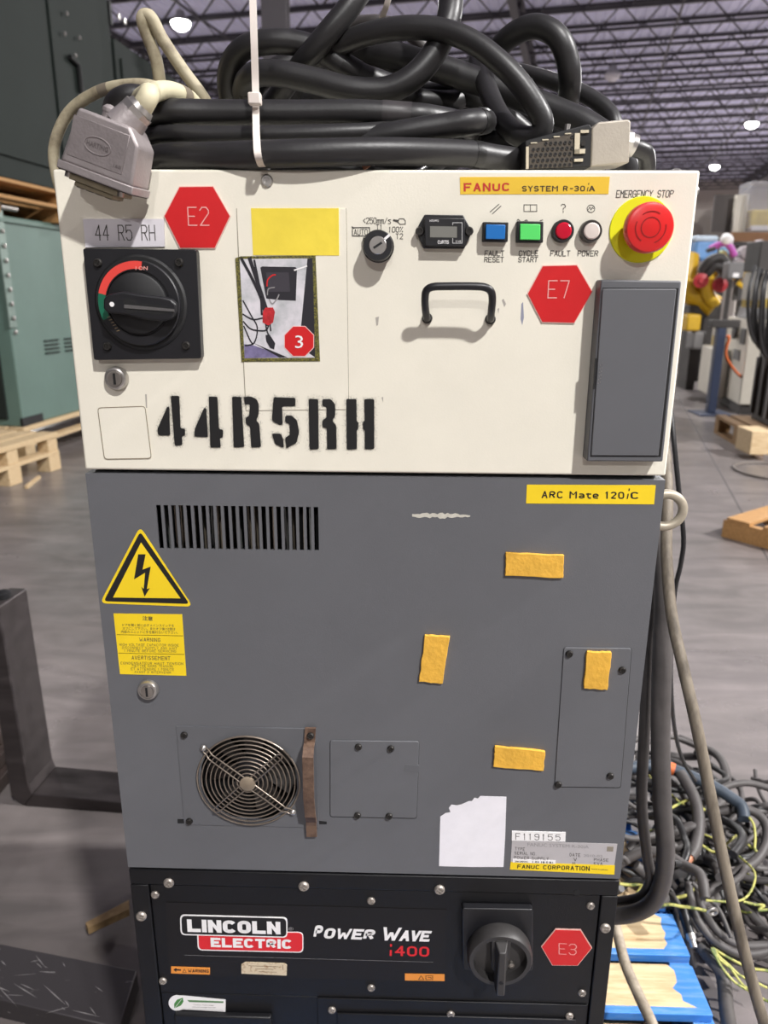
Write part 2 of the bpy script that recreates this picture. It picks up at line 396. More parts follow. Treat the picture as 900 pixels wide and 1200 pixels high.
# ================================================================== SETTING
TH = math.radians(-13)
RZ = Matrix.Rotation(TH, 4, 'Z')
def hall(a, b, z): return RZ @ Vector((a, b, z))
def struct(o, label):
    o['kind'] = 'structure'; o['label'] = label; return o
FLOORM = M('polished_concrete', (146, 139, 138), .32, rgb2=(98, 92, 89), scale=.9, thr=(.3, .72), rvar=.1, bump=.03, bscale=40)
def floor_nodes():
    nt = FLOORM.node_tree; b = nt.nodes['Principled BSDF']; base = b.inputs['Base Color'].links[0].from_socket
    tc = [n for n in nt.nodes if n.type == 'TEX_COORD'][0]
    n = nt.nodes.new('ShaderNodeTexNoise'); n.inputs['Scale'].default_value = 5.5; n.inputs['Detail'].default_value = 8; n.inputs['Distortion'].default_value = 1.2
    mp = nt.nodes.new('ShaderNodeMapping'); mp.inputs['Rotation'].default_value = (0, 0, .5); mp.inputs['Scale'].default_value = (.35, 1.3, 1)
    nt.links.new(tc.outputs['Object'], mp.inputs[0]); nt.links.new(mp.outputs[0], n.inputs['Vector'])
    r = nt.nodes.new('ShaderNodeValToRGB'); r.color_ramp.elements[0].position = .35; r.color_ramp.elements[1].position = .7
    r.color_ramp.elements[0].color = (.72, .72, .72, 1); r.color_ramp.elements[1].color = (1.12, 1.1, 1.1, 1)
    mx = nt.nodes.new('ShaderNodeMix'); mx.data_type = 'RGBA'; mx.blend_type = 'MULTIPLY'; mx.inputs[0].default_value = 1
    nt.links.new(n.outputs['Fac'], r.inputs[0]); nt.links.new(base, mx.inputs[6]); nt.links.new(r.outputs[0], mx.inputs[7]); nt.links.new(mx.outputs[2], b.inputs['Base Color'])
floor_nodes()
A0, A1, B0, B1 = -36, 46, -32, 66
b = MB(); P = [hall(A0, B0, 0), hall(A1, B0, 0), hall(A1, B1, 0), hall(A0, B1, 0)]
b.prism([p-Vector((0, 0, .2)) for p in P], (0, 0, .2))
floor = struct(b.obj('floor', FLOORM), 'grey polished concrete hall floor with stains and saw-cut joints')
JOINT = M('joint_filler', (86, 82, 82), .7)
j0, j1 = AZ(825, 520), AZ(866, 594); jd = (j1-j0).normalized(); jn = Vector((-jd.y, jd.x, 0))
for off, (s0, s1) in ((0, (-22, 4.5)), (6, (-22, 12)), (-6, (-22, 12))):
    MB().prism([j0+jn*off+jd*s0-jn*.006, j0+jn*off+jd*s1-jn*.006, j0+jn*off+jd*s1+jn*.006, j0+jn*off+jd*s0+jn*.006], (0, 0, .0008)).obj('saw_joint', JOINT, floor)
for s in (-9, -3.2):
    c = j0+jd*s
    MB().prism([c-jn*20-jd*.006, c+jn*20-jd*.006, c+jn*20+jd*.006, c-jn*20+jd*.006], (0, 0, .0008)).obj('saw_joint', JOINT, floor)
DECKM = M('ceiling_deck', (218, 220, 248), .6, var=.08, scale=1.5)
JOISTM = M('joist_steel', (66, 64, 70), .6, var=.15, scale=2)
WALLM = M('hall_wall', (166, 158, 152), .8, var=.06, scale=.6)
# corrugated roof deck, ribs across the joists
b = MB(); pitch = .3; a = A0; prof = []
while a < A1:
    prof += [(a, 9.80), (a+.12, 9.80), (a+.15, 9.755), (a+.27, 9.755)]; a += pitch
vs = [hall(p[0], B0, p[1]) for p in prof]+[hall(p[0], B1, p[1]) for p in prof]; n = len(prof)
b.add(vs, [(i, i+1, n+i+1, n+i) for i in range(n-1)])
b.box(A0, A1, B0, B1, 9.86, 9.9, RZ)
ceil = struct(b.obj('ceiling', DECKM), 'ribbed metal roof deck on open-web steel joists')
jb = MB(); jb.box(A0, A1, -.05, .05, 9.0, 9.07); jb.box(A0, A1, -.05, .05, 9.66, 9.75)
k = 0; x = A0
while x < A1-1.3:
    for (p, q) in (((x, 9.05), (x+.62, 9.68)), ((x+.62, 9.68), (x+1.24, 9.05))):
        jb.add([(p[0]-.025, -.022, p[1]), (p[0]+.025, -.022, p[1]), (q[0]+.025, -.022, q[1]), (q[0]-.025, -.022, q[1]), (p[0]-.025, .022, p[1]), (p[0]+.025, .022, p[1]), (q[0]+.025, .022, q[1]), (q[0]-.025, .022, q[1])],
               [(0, 1, 2, 3), (7, 6, 5, 4), (0, 4, 5, 1), (2, 6, 7, 3), (1, 5, 6, 2), (3, 7, 4, 0)])
    x += 1.24
jm = jb.mesh('joist', JOISTM)
bb = 13.0
while bb < B1-1:
    link('joist', jm, ceil, mw=RZ @ Matrix.Translation((random.uniform(-.5, .5), bb, 0))); bb += 1.85
gb = MB(); gb.box(-.11, .11, B0, B1, 8.86, 8.98); gb.box(-.09, .09, B0, B1, 9.55, 9.7)
y = B0
while y < B1-1.7:
    for p, q in (((y, 8.95), (y+.8, 9.6)), ((y+.8, 9.6), (y+1.6, 8.95))):
        gb.add([(-.05, p[0]-.04, p[1]), (-.05, p[0]+.04, p[1]), (-.05, q[0]+.04, q[1]), (-.05, q[0]-.04, q[1]), (.05, p[0]-.04, p[1]), (.05, p[0]+.04, p[1]), (.05, q[0]+.04, q[1]), (.05, q[0]-.04, q[1])],
               [(0, 1, 2, 3), (7, 6, 5, 4), (0, 4, 5, 1), (2, 6, 7, 3), (1, 5, 6, 2), (3, 7, 4, 0)])
    y += 1.6
gm = gb.mesh('girder', JOISTM)
g0 = RZ.inverted() @ AZ(603, 12, 8.95)
for a in (g0.x, g0.x-13.5, g0.x+13.5): link('girder', gm, ceil, mw=RZ @ Matrix.Translation((a, 0, 0)))
br = MB(); br.box(-.03, .03, 13, B1-1, 9.02, 9.07)
bm_ = br.mesh('bridging_bar', JOISTM)
for a in (g0.x-9, g0.x-4.5, g0.x+4.5, g0.x+9, g0.x+18): link('bridging_bar', bm_, ceil, mw=RZ @ Matrix.Translation((a, 0, 0)))
struct(MB().box(A0-.3, A1+.3, B1, B1+.3, 0, 9.86, RZ).obj('wall_back', WALLM), 'distant beige-grey wall at the far end of the hall')
struct(MB().box(A0-.3, A1+.3, B0-.3, B0, 0, 9.86, RZ).obj('wall_front', WALLM), 'grey hall wall behind the photographer')
struct(MB().box(A0-.3, A0, B0, B1, 0, 9.86, RZ).obj('wall_left', WALLM), 'grey hall wall far to the left')
struct(MB().box(A1, A1+.3, B0, B1, 0, 9.86, RZ).obj('wall_right', WALLM), 'grey hall wall far to the right')
# steel column behind the cables
COLM = M('column_paint', (96, 92, 96), .6, var=.08, scale=3)
c0 = AY(323, 20, 9.5)
cb = MB(); cb.box(c0.x-.15, c0.x+.15, 9.36, 9.38, .02, 9.0); cb.box(c0.x-.15, c0.x+.15, 9.64, 9.66, .02, 9.0); cb.box(c0.x-.012, c0.x+.012, 9.38, 9.64, .02, 9.0); cb.box(c0.x-.22, c0.x+.22, 9.3, 9.72, 0, .02)
struct(cb.obj('column', COLM), 'grey steel column rising behind the heap of black cables')
# ---- high-bay lamps
LENS = M('lamp_lens', (255, 252, 246), .4, emit=40, k=1); HOUS = M('lamp_housing', (190, 190, 192), .4, metal=.4)
LENSOFF = M('lamp_lens_off', (226, 224, 232), .4)
hm = MB().lathe((0, 0, 0), [(.26, 0), (.27, .02), (.25, .08), (.14, .16), (.10, .30), (.03, .32), (.02, .33)], (0, 0, 1), 20).mesh('housing', HOUS, smooth=40)
lm = MB().lathe((0, 0, 0), [(.0001, -.20), (.12, -.185), (.22, -.12), (.27, -.03), (.27, .01)], (0, 0, 1), 20, cap=False).mesh('lens', LENS, smooth=40)
lmo = lm.copy(); lmo.materials.clear(); lmo.materials.append(LENSOFF)
st = MB().cyl((0, 0, .32), (0, 0, 1.06), .015, 6).mesh('stem', HOUS)
def lamp(x, y, f, label, group=None):
    t = thing('high_bay_lamp', label, 'ceiling lamp', (x, y, 8.70), group)
    for nm, me in (('housing', hm), ('lens', lm if f else lmo), ('stem', st)): link(nm, me, t, loc=(x, y, 8.70))
    if f:
        ld = bpy.data.lights.new('lamp_light', 'AREA'); ld.shape = 'DISK'; ld.size = .45; ld.energy = LAMP_W*f; ld.color = (1, .98, .96)
        lo = bpy.data.objects.new('lamp_light', ld); COL.objects.link(lo); lo.location = (x, y, 8.47); lo.parent = t; lo.matrix_parent_inverse = ROOTM[t.name]
labs = {2: 'bright round ceiling lamp above the folded beige cable, leftmost lamp in view', 3: 'bright ceiling lamp high at the right edge of the picture', 4: 'bright ceiling lamp just above the corner of the emergency stop panel'}
for i, (x, y, f) in enumerate(LAMPS):
    lamp(x, y, f, labs.get(i, 'round high-bay ceiling lamp of the hall beyond the frame'), 'high-bay lamps' if i in labs else 'high-bay lamps beyond the frame')
p = AZ(718, 88, 8.7); lamp(p.x, p.y, 0, 'small unlit ceiling lamp right of the black cable loops', 'high-bay lamps')
# ================================================================== ROBOT CONTROLLER
ZT, ZM, ZB = 1.5, 1.2122, .711
RC = thing('robot_controller', 'tall cream and grey robot control cabinet with switches, labels and a fan', 'control cabinet', (0, .25, ZB))
b = MB()   # open-fronted sheet body
for bx in ((-.296, .296, .02, .5, ZT-.006, ZT-.003), (-.296, .296, .02, .5, ZB, ZB+.003), (-.296, -.293, .02, .5, ZB, ZT-.003), (.293, .296, .02, .5, ZB, ZT-.003), (-.296, .296, .497, .5, ZB, ZT-.003), (-.293, .293, .02, .497, ZM-.004, ZM-.001)): b.box(*bx)
b.obj('cabinet_body', GREY, RC)
UPN = MB().box(-.3, .3, 0, .022, ZM, ZT).obj('upper_panel', CREAM, RC, bevel=.0025, seg=3)
MB().box(-.297, .297, .02, .3, ZT-.004, ZT).obj('top_cover', CREAM, RC, bevel=.001)
# lower door with vent slots and fan opening
holes = []; q = [(182, 592), (376, 594), (375, 644), (190, 643)]
for i in range(22):
    u0 = i/22.0+.004; p0 = AY(*quadmap([(182, 592), (376, 594), (376, 645), (186, 643)], u0, .5)); p1 = AY(*quadmap([(182, 592), (376, 594), (376, 645), (186, 643)], u0+.0275, .5))
    zt, zb = AY(280, 593).z, AY(280, 644).z
    holes.append((p0.x, p1.x, zb, zt))
fc = AY(292, 912.5); holes.append((fc.x-.056, fc.x+.056, fc.z-.056, fc.z+.056))
d = MB().plate(-.3, .3, ZB+.001, ZM-.004, 0, .0025, holes)
for bx in ((-.3, -.2975, .0025, .022, ZB+.001, ZM-.004), (.2975, .3, .0025, .022, ZB+.001, ZM-.004), (-.2975, .2975, .0025, .022, ZB+.001, ZB+.0035), (-.2975, .2975, .0025, .022, ZM-.0065, ZM-.004)): d.box(*bx)
DOOR = d.obj('lower_door', GREY, RC)
FIN = M('fin_metal', (150, 138, 122), .5, metal=.3, var=.2, scale=30); 
x0, x1 = holes[0][0], holes[21][1]
MB().box(x0-.02, x1+.02, .05, .055, zb-.02, zt+.02).obj('vent_backing', GREYD, RC)
for i in range(26):
    x = x0+(x1-x0)*(i+.3)/26; 
    if i % 3 != 1: MB().box(x, x+.0012, .012, .05, zb-.01, zt+.01).obj('vent_fin', FIN if i % 4 else GALV, RC)
# ---- vent slots only cut in the sheet.  fan unit
fy = -.0015
bq = [(209, 852), (368, 852), (368, 968), (217, 967)]
ang = [math.pi*2*i/64 for i in range(64)]; fp = MB()
FR = .0575
qx0, qx1 = AY(211, 900).x, AY(372, 900).x; qz1, qz0 = AY(290, 852).z, AY(290, 967).z
outer = []
for a in ang:
    cx, cz = math.cos(a), math.sin(a); t = 1e9
    if cx > 1e-9: t = min(t, (qx1-fc.x)/cx)
    if cx < -1e-9: t = min(t, (qx0-fc.x)/cx)
    if cz > 1e-9: t = min(t, (qz1-fc.z)/cz)
    if cz < -1e-9: t = min(t, (qz0-fc.z)/cz)
    outer.append(Vector((fc.x+cx*t, fy, fc.z+cz*t)))
for cxy in ((qx0, qz0), (qx1, qz0), (qx0, qz1), (qx1, qz1)):
    j = min(range(64), key=lambda i: (outer[i].x-cxy[0])**2+(outer[i].z-cxy[1])**2); outer[j] = Vector((cxy[0], fy, cxy[1]))
inn = [Vector((fc.x+FR*math.cos(a), fy, fc.z+FR*math.sin(a))) for a in ang]; back = [p+Vector((0, .0025, 0)) for p in inn]; ob = [Vector((p.x, 0, p.z)) for p in outer]
fp.add(outer+inn+back+ob, [(i, (i+1) % 64, 64+(i+1) % 64, 64+i) for i in range(64)]+[(64+i, 64+(i+1) % 64, 128+(i+1) % 64, 128+i) for i in range(64)]+[(i, 192+i, 192+(i+1) % 64, (i+1) % 64) for i in range(64)])
FAN = fp.obj('fan_plate', GREY2, RC, label='square fan plate with a round wire guard')
fz = fc.z; rm = {}
for i in range(10):
    r = .0125+.0475*i/9
    MB().tube([(fc.x+r*math.cos(a), fy-.006+.0025*(i/9), fz+r*math.sin(a)) for a in [2*math.pi*k/48 for k in range(48)]], .00085 if i < 9 else .0011, 6, closed=True).obj('guard_ring', WIRE, FAN, smooth=60)
def spoke(a, ends):
    d = Vector((math.cos(a), 0, math.sin(a))); s = Vector((-d.z, 0, d.x)); pts = []
    L = .067 if ends else .0565
    c = Vector((fc.x, fy-.008, fz)); 
    up = [c+d*.006+s*.004, c+d*.05+s*.0036, c+d*.054+s*.0034]
    if ends: up += [c+d*.058+s*.003+Vector((0, .003, 0)), c+d*.066+s*.0032+Vector((0, .006, 0))]
    lo = [Vector((p.x, p.y, p.z))-s*2*(p-c).dot(s) for p in up]; tip = up[-1]*.5+lo[-1]*.5+d*.003
    MB().tube(up+[tip]+lo[::-1], .0009, 6).obj('guard_spoke', WIRE, FAN, smooth=60)
    if ends: MB().lathe(tip-d*.003+Vector((0, .001, 0)), [(.0038, 0), (.0038, .002), (.002, .004), (.0001, .0045)], (0, -1, 0), 14).obj('screw', SILVER, FAN, smooth=40)
for a, e in ((math.radians(140), True), (math.radians(-40), True), (math.radians(44), False), (math.radians(-136), False)): spoke(a, e)
MB().lathe((fc.x, fy-.007, fz), [(.0092, 0), (.0092, .0022), (.0085, .0026)], (0, -1, 0), 28).obj('guard_hub', M('tan_disc', (148, 134, 116), .5, metal=.3, var=.12, scale=90), FAN, smooth=40)
MB().lathe((fc.x, .03, fz), [(.02, 0), (.02, .016), (.017, .018)], (0, -1, 0), 24).obj('fan_hub', BLACKP, FAN, smooth=40)
bl = MB(); bl.add([(.018, .0, -.008), (.052, -.006, -.016), (.055, .006, .014), (.018, .004, .010), (.018, .0015, -.008), (.052, -.0045, -.016), (.055, .0075, .014), (.018, .0055, .010)], [(0, 1, 2, 3), (7, 6, 5, 4), (0, 4, 5, 1), (1, 5, 6, 2), (2, 6, 7, 3), (3, 7, 4, 0)])
blm = bl.mesh('fan_blade', M('fan_blade_black', (46, 42, 40), .4))
for i in range(7): link('fan_blade', blm, FAN, mw=Matrix.Translation((fc.x, .02, fz)) @ Matrix.Rotation(2*math.pi*i/7+.3, 4, 'Y'))
MB().lathe((fc.x, .006, fz), [(.0575, 0), (.0575, -.03), (.0001, -.03)], (0, -1, 0), 40, cap=False).obj('fan_frame', BLACKM, FAN, smooth=40)
for px, py in ((216, 861), (222, 962)): screw(FAN, SCR_D, px, py, fy)
# rusty strap over the plate edge
s0 = [(364, 852, -.002), (363, 868, -.003), (362, 874, -.012), (361, 886, -.022), (361.5, 910, -.023), (362, 935, -.022), (364, 956, -.018), (365, 962, -.006), (365, 966, -.004), (365.5, 979, -.003)]
P = [Vector((AY(px, py, y).x, y, AY(px, py, y).z)) for px, py, y in s0]
STR = MB().ribbon(P, (1, 0, 0), (0, -1, 0), .0125, .003).obj('strap_handle', RUST, RC, bevel=.0006, seg=1, label='rusty bent steel strap beside the fan')
screw(STR, SCR_D, 364, 862, -.006)
poly(RC, 'lip_slot', [(208, 960), (220, 960), (220, 965), (208, 965)], GREYD, th=.0003); poly(RC, 'lip_slot', [(374, 962), (383, 963), (383, 966), (374, 966)], GREYD, th=.0003)
# cover plates
def cover(q, scr, name='cover_plate', mat=GREY, lab=None, th=.0016):
    o = poly(RC, name, rrect(q, 2.5, 2), mat, th=th, bevel=.0004, seg=1, label=lab)
    lines(o, [rrect(q, 2.5, 2)+[rrect(q, 2.5, 2)[0]]], M('groove', (52, 52, 54), .8), y=-.0001, wd=.0011, name='edge_groove')
    for px, py in scr: screw(o, SCR_D, px, py, -th, random.random())
    return o
cover([(387, 868), (491, 869), (488, 959), (387, 957)], [(420, 875), (458, 877), (419, 955), (456, 956)], lab='blank grey plate with four screws beside the fan')
cover([(661, 759), (740, 760), (727, 923), (650, 922)], [(667, 766), (729, 785), (654, 919), (715, 909)], lab='tall blank grey plate at the lower right of the door')
poly(RC, 'worn_tab', [(475, 896), (491, 897), (490, 906), (474, 904)], GREY2, th=.0019)
# yellow foam tape pieces
for q, lb in (([(593, 648), (661, 651), (660, 678), (592, 675)], 'yellow foam tape strip near the top of the door'), ([(498, 745), (527, 746), (519, 802), (491, 799)], 'upright yellow foam tape strip in the middle of the door'),
              ([(688, 764), (717, 765), (712, 809), (684, 807)], 'yellow foam tape strip on the blank cover plate'), ([(580, 875), (639, 881), (637, 904), (578, 899)], 'slanted yellow foam tape strip above the torn paper')):
    base = -.0016 if q[0][0] == 688 else 0
    n = []; 
    for i in range(4):
        a, c = q[i], q[(i+1) % 4]
        for k in range(8): n.append((a[0]+(c[0]-a[0])*k/8+random.uniform(-.5, .5), a[1]+(c[1]-a[1])*k/8+random.uniform(-.5, .5)))
    poly(RC, 'foam_tape', n, FOAM, y=base, th=.004, bevel=.0005, seg=1, label=lb)
# torn paper
tp = [(516, 957), (519, 955), (522, 953), (528, 952), (526, 947), (529, 943), (535, 944), (540, 943), (545, 941), (549, 939), (553, 939), (556, 935), (560, 936), (563, 933), (580, 933.5), (593.5, 934), (592, 980), (590, 1016), (552, 1016), (514.5, 1015)]
poly(RC, 'torn_label', tp, PAPER, th=.0004, label='blank white paper label torn along its top')
# paint scratch
sp = []; 
for i in range(24): sp.append((483+68*i/23, 603-random.uniform(.6, 3)*math.sin(math.pi*(i+.5)/24)**.4+1.5*i/23))
for i in range(24): sp.append((551-68*i/23, 605+random.uniform(.6, 3)*math.sin(math.pi*(i+.5)/24)**.4))
poly(RC, 'paint_scrape', sp, M('scraped_primer', (206, 202, 190), .7, var=.1, scale=200), th=.0002, label='pale scraped streak in the grey paint')
# name plate
NP = poly(RC, 'name_plate', [(600, 985.5), (723.5, 989), (720, 1014), (598.5, 1010)], M('silver_label', (186, 182, 184), .4, var=.04, scale=40), th=.0003, label='silver data plate with a yellow maker strip')
poly(NP, 'maker_strip', [(598.5, 1010), (720.5, 1014), (720, 1025), (597.5, 1019)], YEL, th=.0004)
bold(NP, 'FANUC CORPORATION', [(606.5, 1013.1), (691, 1015), (691, 1020.4), (606, 1017.4)], BLK, -.0004, th=1.3); text(NP, 'MADE IN JAPAN', [(693, 1017.5), (712, 1018.6), (712, 1020.6), (693, 1019.5)], INK, -.0004)
bold(NP, 'TYPE', [(603.5, 992.5), (615, 993), (615, 997), (603.5, 996.2)], INK, -.0003, th=.8); bold(NP, 'SERIAL NO.', [(603, 997.6), (629, 998.6), (629, 1002.4), (603, 1001.2)], INK, -.0003, th=.8)
bold(NP, 'POWER SUPPLY', [(602.5, 1002.8), (643, 1004.5), (643, 1008.3), (602.5, 1006.4)], INK, -.0003, th=.8); bold(NP, 'DATE', [(667.5, 999.5), (680, 1000), (680, 1004), (667.5, 1003.3)], INK, -.0003, th=.8)
bold(NP, 'V', [(672, 1005), (676, 1005), (676, 1009), (672, 1009)], INK, -.0003, th=.8); bold(NP, 'HZ', [(671, 1010), (678, 1010), (678, 1013), (671, 1013)], INK, -.0003, th=.8)
bold(NP, 'PHASE', [(696, 1005.4), (713, 1006), (713, 1009.8), (696, 1009)], INK, -.0003, th=.8); bold(NP, 'KVA', [(696, 1010), (706, 1010.4), (706, 1013.8), (696, 1013.3)], INK, -.0003, th=.8)
text(NP, 'FANUC SYSTEM R-30iA', [(618, 987.5), (690, 990.5), (690, 994), (618, 991.5)], FADED, -.0003); text(NP, '2010-02', [(684, 1001), (706, 1001.8), (706, 1004.6), (684, 1004)], FADED, -.0003)
poly(NP, 'code_square', [(711.5, 992), (719, 992.3), (718.5, 998), (711, 997.6)], M('brown_square', (140, 132, 118), .6), th=.0005)
poly(NP, 'white_strip', [(601, 1006.8), (651, 1008.4), (651, 1012.4), (600.8, 1010.6)], WHITE, th=.0006); text(NP, '200-240VAC', [(603.5, 1008.4), (619, 1008.9), (619, 1010.7), (603.5, 1010.2)], BLK, -.0006, bold=.02); text(NP, '1 03 1B 0 B1', [(624, 1008.8), (648, 1009.6), (648, 1011.8), (624, 1011)], BLK, -.0006, bold=.02)
FS = poly(RC, 'serial_sticker', [(600, 974), (663, 975.5), (662.5, 986.5), (599.7, 985.2)], WHITE, th=.0007, label='white serial number sticker above the data plate')
bold(FS, 'F119155', [(604, 976.2), (657, 977.8), (656.5, 985.2), (604, 983.8)], INK, -.0007, th=.6, gap=3.2)
# model label
L1 = poly(RC, 'model_label', [(617.5, 568), (768.5, 568.6), (766.5, 591), (616.5, 590)], YEL, th=.0004, label='yellow model name label at the top right of the grey door')
bold(L1, 'ARC Mate 120', [(635, 575.4), (731.5, 576.3), (731.5, 584.6), (634.5, 583.6)], BLK, -.0004); bold(L1, 'i', [(735.5, 572.4), (739.5, 572.4), (737, 584.6), (733, 584.6)], BLK, -.0004, th=1.1); bold(L1, 'C', [(739, 576.4), (748.5, 576.5), (748.5, 584.7), (739, 584.6)], BLK, -.0004)
# warning triangle
def tri(q, r): 
    out = []; Q = [Vector(p) for p in q]
    for i in range(3):
        p, a, c = Q[i], Q[i-1], Q[(i+1) % 3]; s1, s2 = p+(a-p).normalized()*r, p+(c-p).normalized()*r
        for k in range(6): t = k/5; v = s1*(1-t)**2+p*2*t*(1-t)+s2*t*t; out.append((v.x, v.y))
    return out
WT = poly(RC, 'warning_triangle', tri([(164, 617), (226, 711), (117, 707)], 8), YEL, th=.0004, label='yellow triangular high voltage warning sign')
poly(WT, 'black_border', tri([(164.3, 623), (222, 707.8), (121.5, 704.6)], 5), BLK, th=.0006); poly(WT, 'inner_field', [(165.2, 635.8), (211.5, 701.2), (132.5, 700.2)], YEL, th=.0008)
z = lambda x, y: (100+x*.2, 600+y*.2)
poly(WT, 'lightning_bolt', [z(*p) for p in ((310, 248), (353, 248), (335, 338), (383, 320), (360, 452), (378, 446), (347, 496), (328, 438), (342, 452), (350, 356), (285, 395))], BLK, th=.001)
# yellow caution text label
WL = poly(RC, 'caution_label', [(133, 719), (213.4, 720), (218.4, 792), (140.6, 790)], YEL, th=.0004, label='yellow caution label with small text below the warning triangle')
lines(WL, [[(137, 743.6), (214.5, 745)], [(139, 765.3), (216, 766.8)]], BLK, -.0004, wd=.0005)
def wl(s, x0, x1, y0, y1, bd=0.0):
    q = [z(x0, y0), z(x1, y0+4), z(x1, y1+4), z(x0, y1)]
    if ord(s[-1]) > 300: text(WL, s, q, INK, -.0004, bold=bd)
    else: bold(WL, s, q, INK, -.0004, th=.75 if not bd else .95, gap=2.4)
wl('注意', 335, 395, 608, 634, .01); wl('ドアを開く前に必ずメインスイッチを', 218, 520, 653, 670); wl('オフにして下さい。またオフ後1分間は', 218, 528, 673, 690); wl('内部のユニットに手を触れないで下さい。', 210, 542, 692, 710)
wl('WARNING', 316, 440, 735, 757, .02); wl('HIGH VOLTAGE CAPACITOR INSIDE', 200, 548, 769, 784); wl('DISCONNECT SUPPLY AND WAIT', 216, 538, 787, 801); wl('1 MINUTE BEFORE SERVICING', 228, 532, 804, 819)
wl('AVERTISSEMENT', 272, 498, 841, 864, .01); wl('CONDENSATEUR HAUT TENSION', 207, 574, 877, 892); wl('METTRE HORS TENSION', 275, 512, 894, 907); wl('ET ATTENDRE 1 MINUTE', 268, 520, 911, 926); wl("AVANT D'INTERVENIR", 288, 502, 929, 943)
# key locks
def lock(px, py, lab):
    c = AY(px, py, 0)
    o = MB().lathe(c, [(.0118, 0), (.0118, .004), (.0105, .0065), (.0088, .007), (.0086, .006), (.0001, .006)], (0, -1, 0), 32).obj('key_lock', SILVER, RC, smooth=35, label=lab)
    MB().lathe(c, [(.0072, .006), (.007, .0078), (.0001, .008)], (0, -1, 0), 28).obj('lock_barrel', STEEL, o, smooth=35)
    MB().box(c.x-.0011, c.x+.0011, -.0086, -.0075, c.z-.0055, c.z+.0055).obj('key_slot', BLACKM, o)
lock(137.5, 443, 'silver key lock below the black main switch'); lock(174.5, 807, 'silver key lock on the grey door below the caution label')
# side fittings on the right edge
for k, (py, y) in enumerate(((222, .012), (234, .03), (425, .015), (470, .02), (489, .02), (519, .02), (640, .03), (660, .03), (685, .03))):
    z_ = AY(790, py, 0).z; MB().lathe((.3 if z_ > ZM else .299, y, z_), [(.005, 0), (.005, .002), (.003, .004), (.0001, .0045)], (1, 0, 0), 12).obj('side_screw', SILVER, RC, smooth=40)
hz0 = AY(790, 1000, 0).z
hb = MB().box(.296, .3045, .03, .05, AY(790, 1004).z, AY(790, 945).z); hb.obj('hinge', GALV, RC, bevel=.001)
for py in (955, 975, 1000): z_ = AY(735, py).z; MB().lathe((.3045, .04, z_), [(.004, 0), (.004, .0015), (.0001, .0025)], (1, 0, 0), 10).obj('hinge_screw', SILVER, RC, smooth=40)
ec = AY(785, 598, .09)
eb = MB().tube([(ec.x-.006+.021*math.cos(a), .09, ec.z+.0195*math.sin(a)) for a in [2*math.pi*k/40 for k in range(40)]], .0055, 12, closed=True)
EYE = eb.obj('lifting_eye', M('eye_bolt_steel', (176, 166, 148), .45, metal=.3, var=.15, scale=60), RC, smooth=60, label='pale steel lifting eye on the right side')
MB().lathe((.296, .09, ec.z), [(.011, 0), (.011, .004), (.008, .006)], (1, 0, 0), 16).obj('eye_collar', SILVER, EYE, smooth=40)
# ---------------------------------------------------------------- upper panel fittings
# main disconnect switch
q = [(97, 291), (230, 292.5), (236, 420), (110, 422)]
SW = poly(RC, 'main_switch', rrect(q, 3, 3), BLACKP, th=.011, bevel=.0012, label='black square main disconnect switch with a turned lever')
sc_ = AY(165.5, 355.5, -.011)
MB().lathe(sc_, [(.0445, 0), (.0445, .0012), (.0425, .003), (.042, .003)], (0, -1, 0), 56).obj('dial_recess', BLACKM, SW, smooth=35)
MB().lathe(sc_, [(.0395, .001), (.0395, .007), (.0385, .008), (.0305, .008), (.03, .0065), (.0001, .0065)], (0, -1, 0), 56).obj('dial_ring', BLACKP, SW, smooth=35)
def band(parent, a0, a1, r0, r1, h, mat, name):
    n = 18; A = [math.radians(a0+(a1-a0)*i/n) for i in range(n+1)]
    pts = [(sc_.x+r1*math.cos(a), sc_.y-h, sc_.z+r1*math.sin(a)) for a in A]+[(sc_.x+r0*math.cos(a), sc_.y-h, sc_.z+r0*math.sin(a)) for a in A[::-1]]
    b = MB(); n1 = n+1; b.add(pts, [(i, i+1, 2*n1-2-i, 2*n1-1-i) for i in range(n)]); return b.obj(name, mat, parent)
band(SW, 80, 166, .0315, .0385, .0083, M('red_band', (232, 74, 66), .4), 'red_band'); band(SW, 166, 204, .0315, .0385, .0083, M('green_band', (24, 104, 78), .4), 'green_band')
text(SW, 'I ON', [(159, 312), (173, 312), (173, 316.5), (159, 316.5)], M('pale_print', (240, 170, 160), .5), sc_.y-.0085, bold=.01)
lines(SW, [[(126+i*2.2, 372+i*3.2), (129+i*2.2, 371+i*3.2)] for i in range(6)], M('tan_print', (150, 130, 100), .5), sc_.y-.0083, wd=.0006, name='ring_text')
MB().lathe(sc_, [(.028, .0065), (.028, .011), (.0265, .012), (.0001, .012)], (0, -1, 0), 48).obj('dial_knob', BLACKM, SW, smooth=35)
ly = sc_.y-.012
ZL = lambda x, y: (90+x*.1778, 280+y*.1778)
lev = [ZL(*p) for p in ((172, 395), (205, 365), (300, 345), (400, 362), (560, 380), (620, 395), (655, 430), (652, 490), (625, 530), (560, 545), (430, 530), (320, 500), (205, 490), (172, 460))]
LV = poly(SW, 'switch_lever', lev, BLACKP, y=ly, th=.010, bevel=.002)
poly(SW, 'lever_slot', [ZL(*p) for p in ((305, 400), (345, 388), (385, 400), (400, 425), (545, 438), (610, 455), (600, 490), (540, 505), (400, 480), (345, 495), (310, 470))], BLACKM, y=ly-.0095, th=.0007)
poly(SW, 'lever_blade', [ZL(*p) for p in ((312, 432), (640, 463), (640, 480), (312, 456))], M('grey_blade', (92, 90, 90), .4), y=ly-.0095, th=.0016)
turned(SW, 'white_dot', *ZL(232, 431), [(.0022, 0), (.0022, .0004)], WHITE, y=ly-.010)
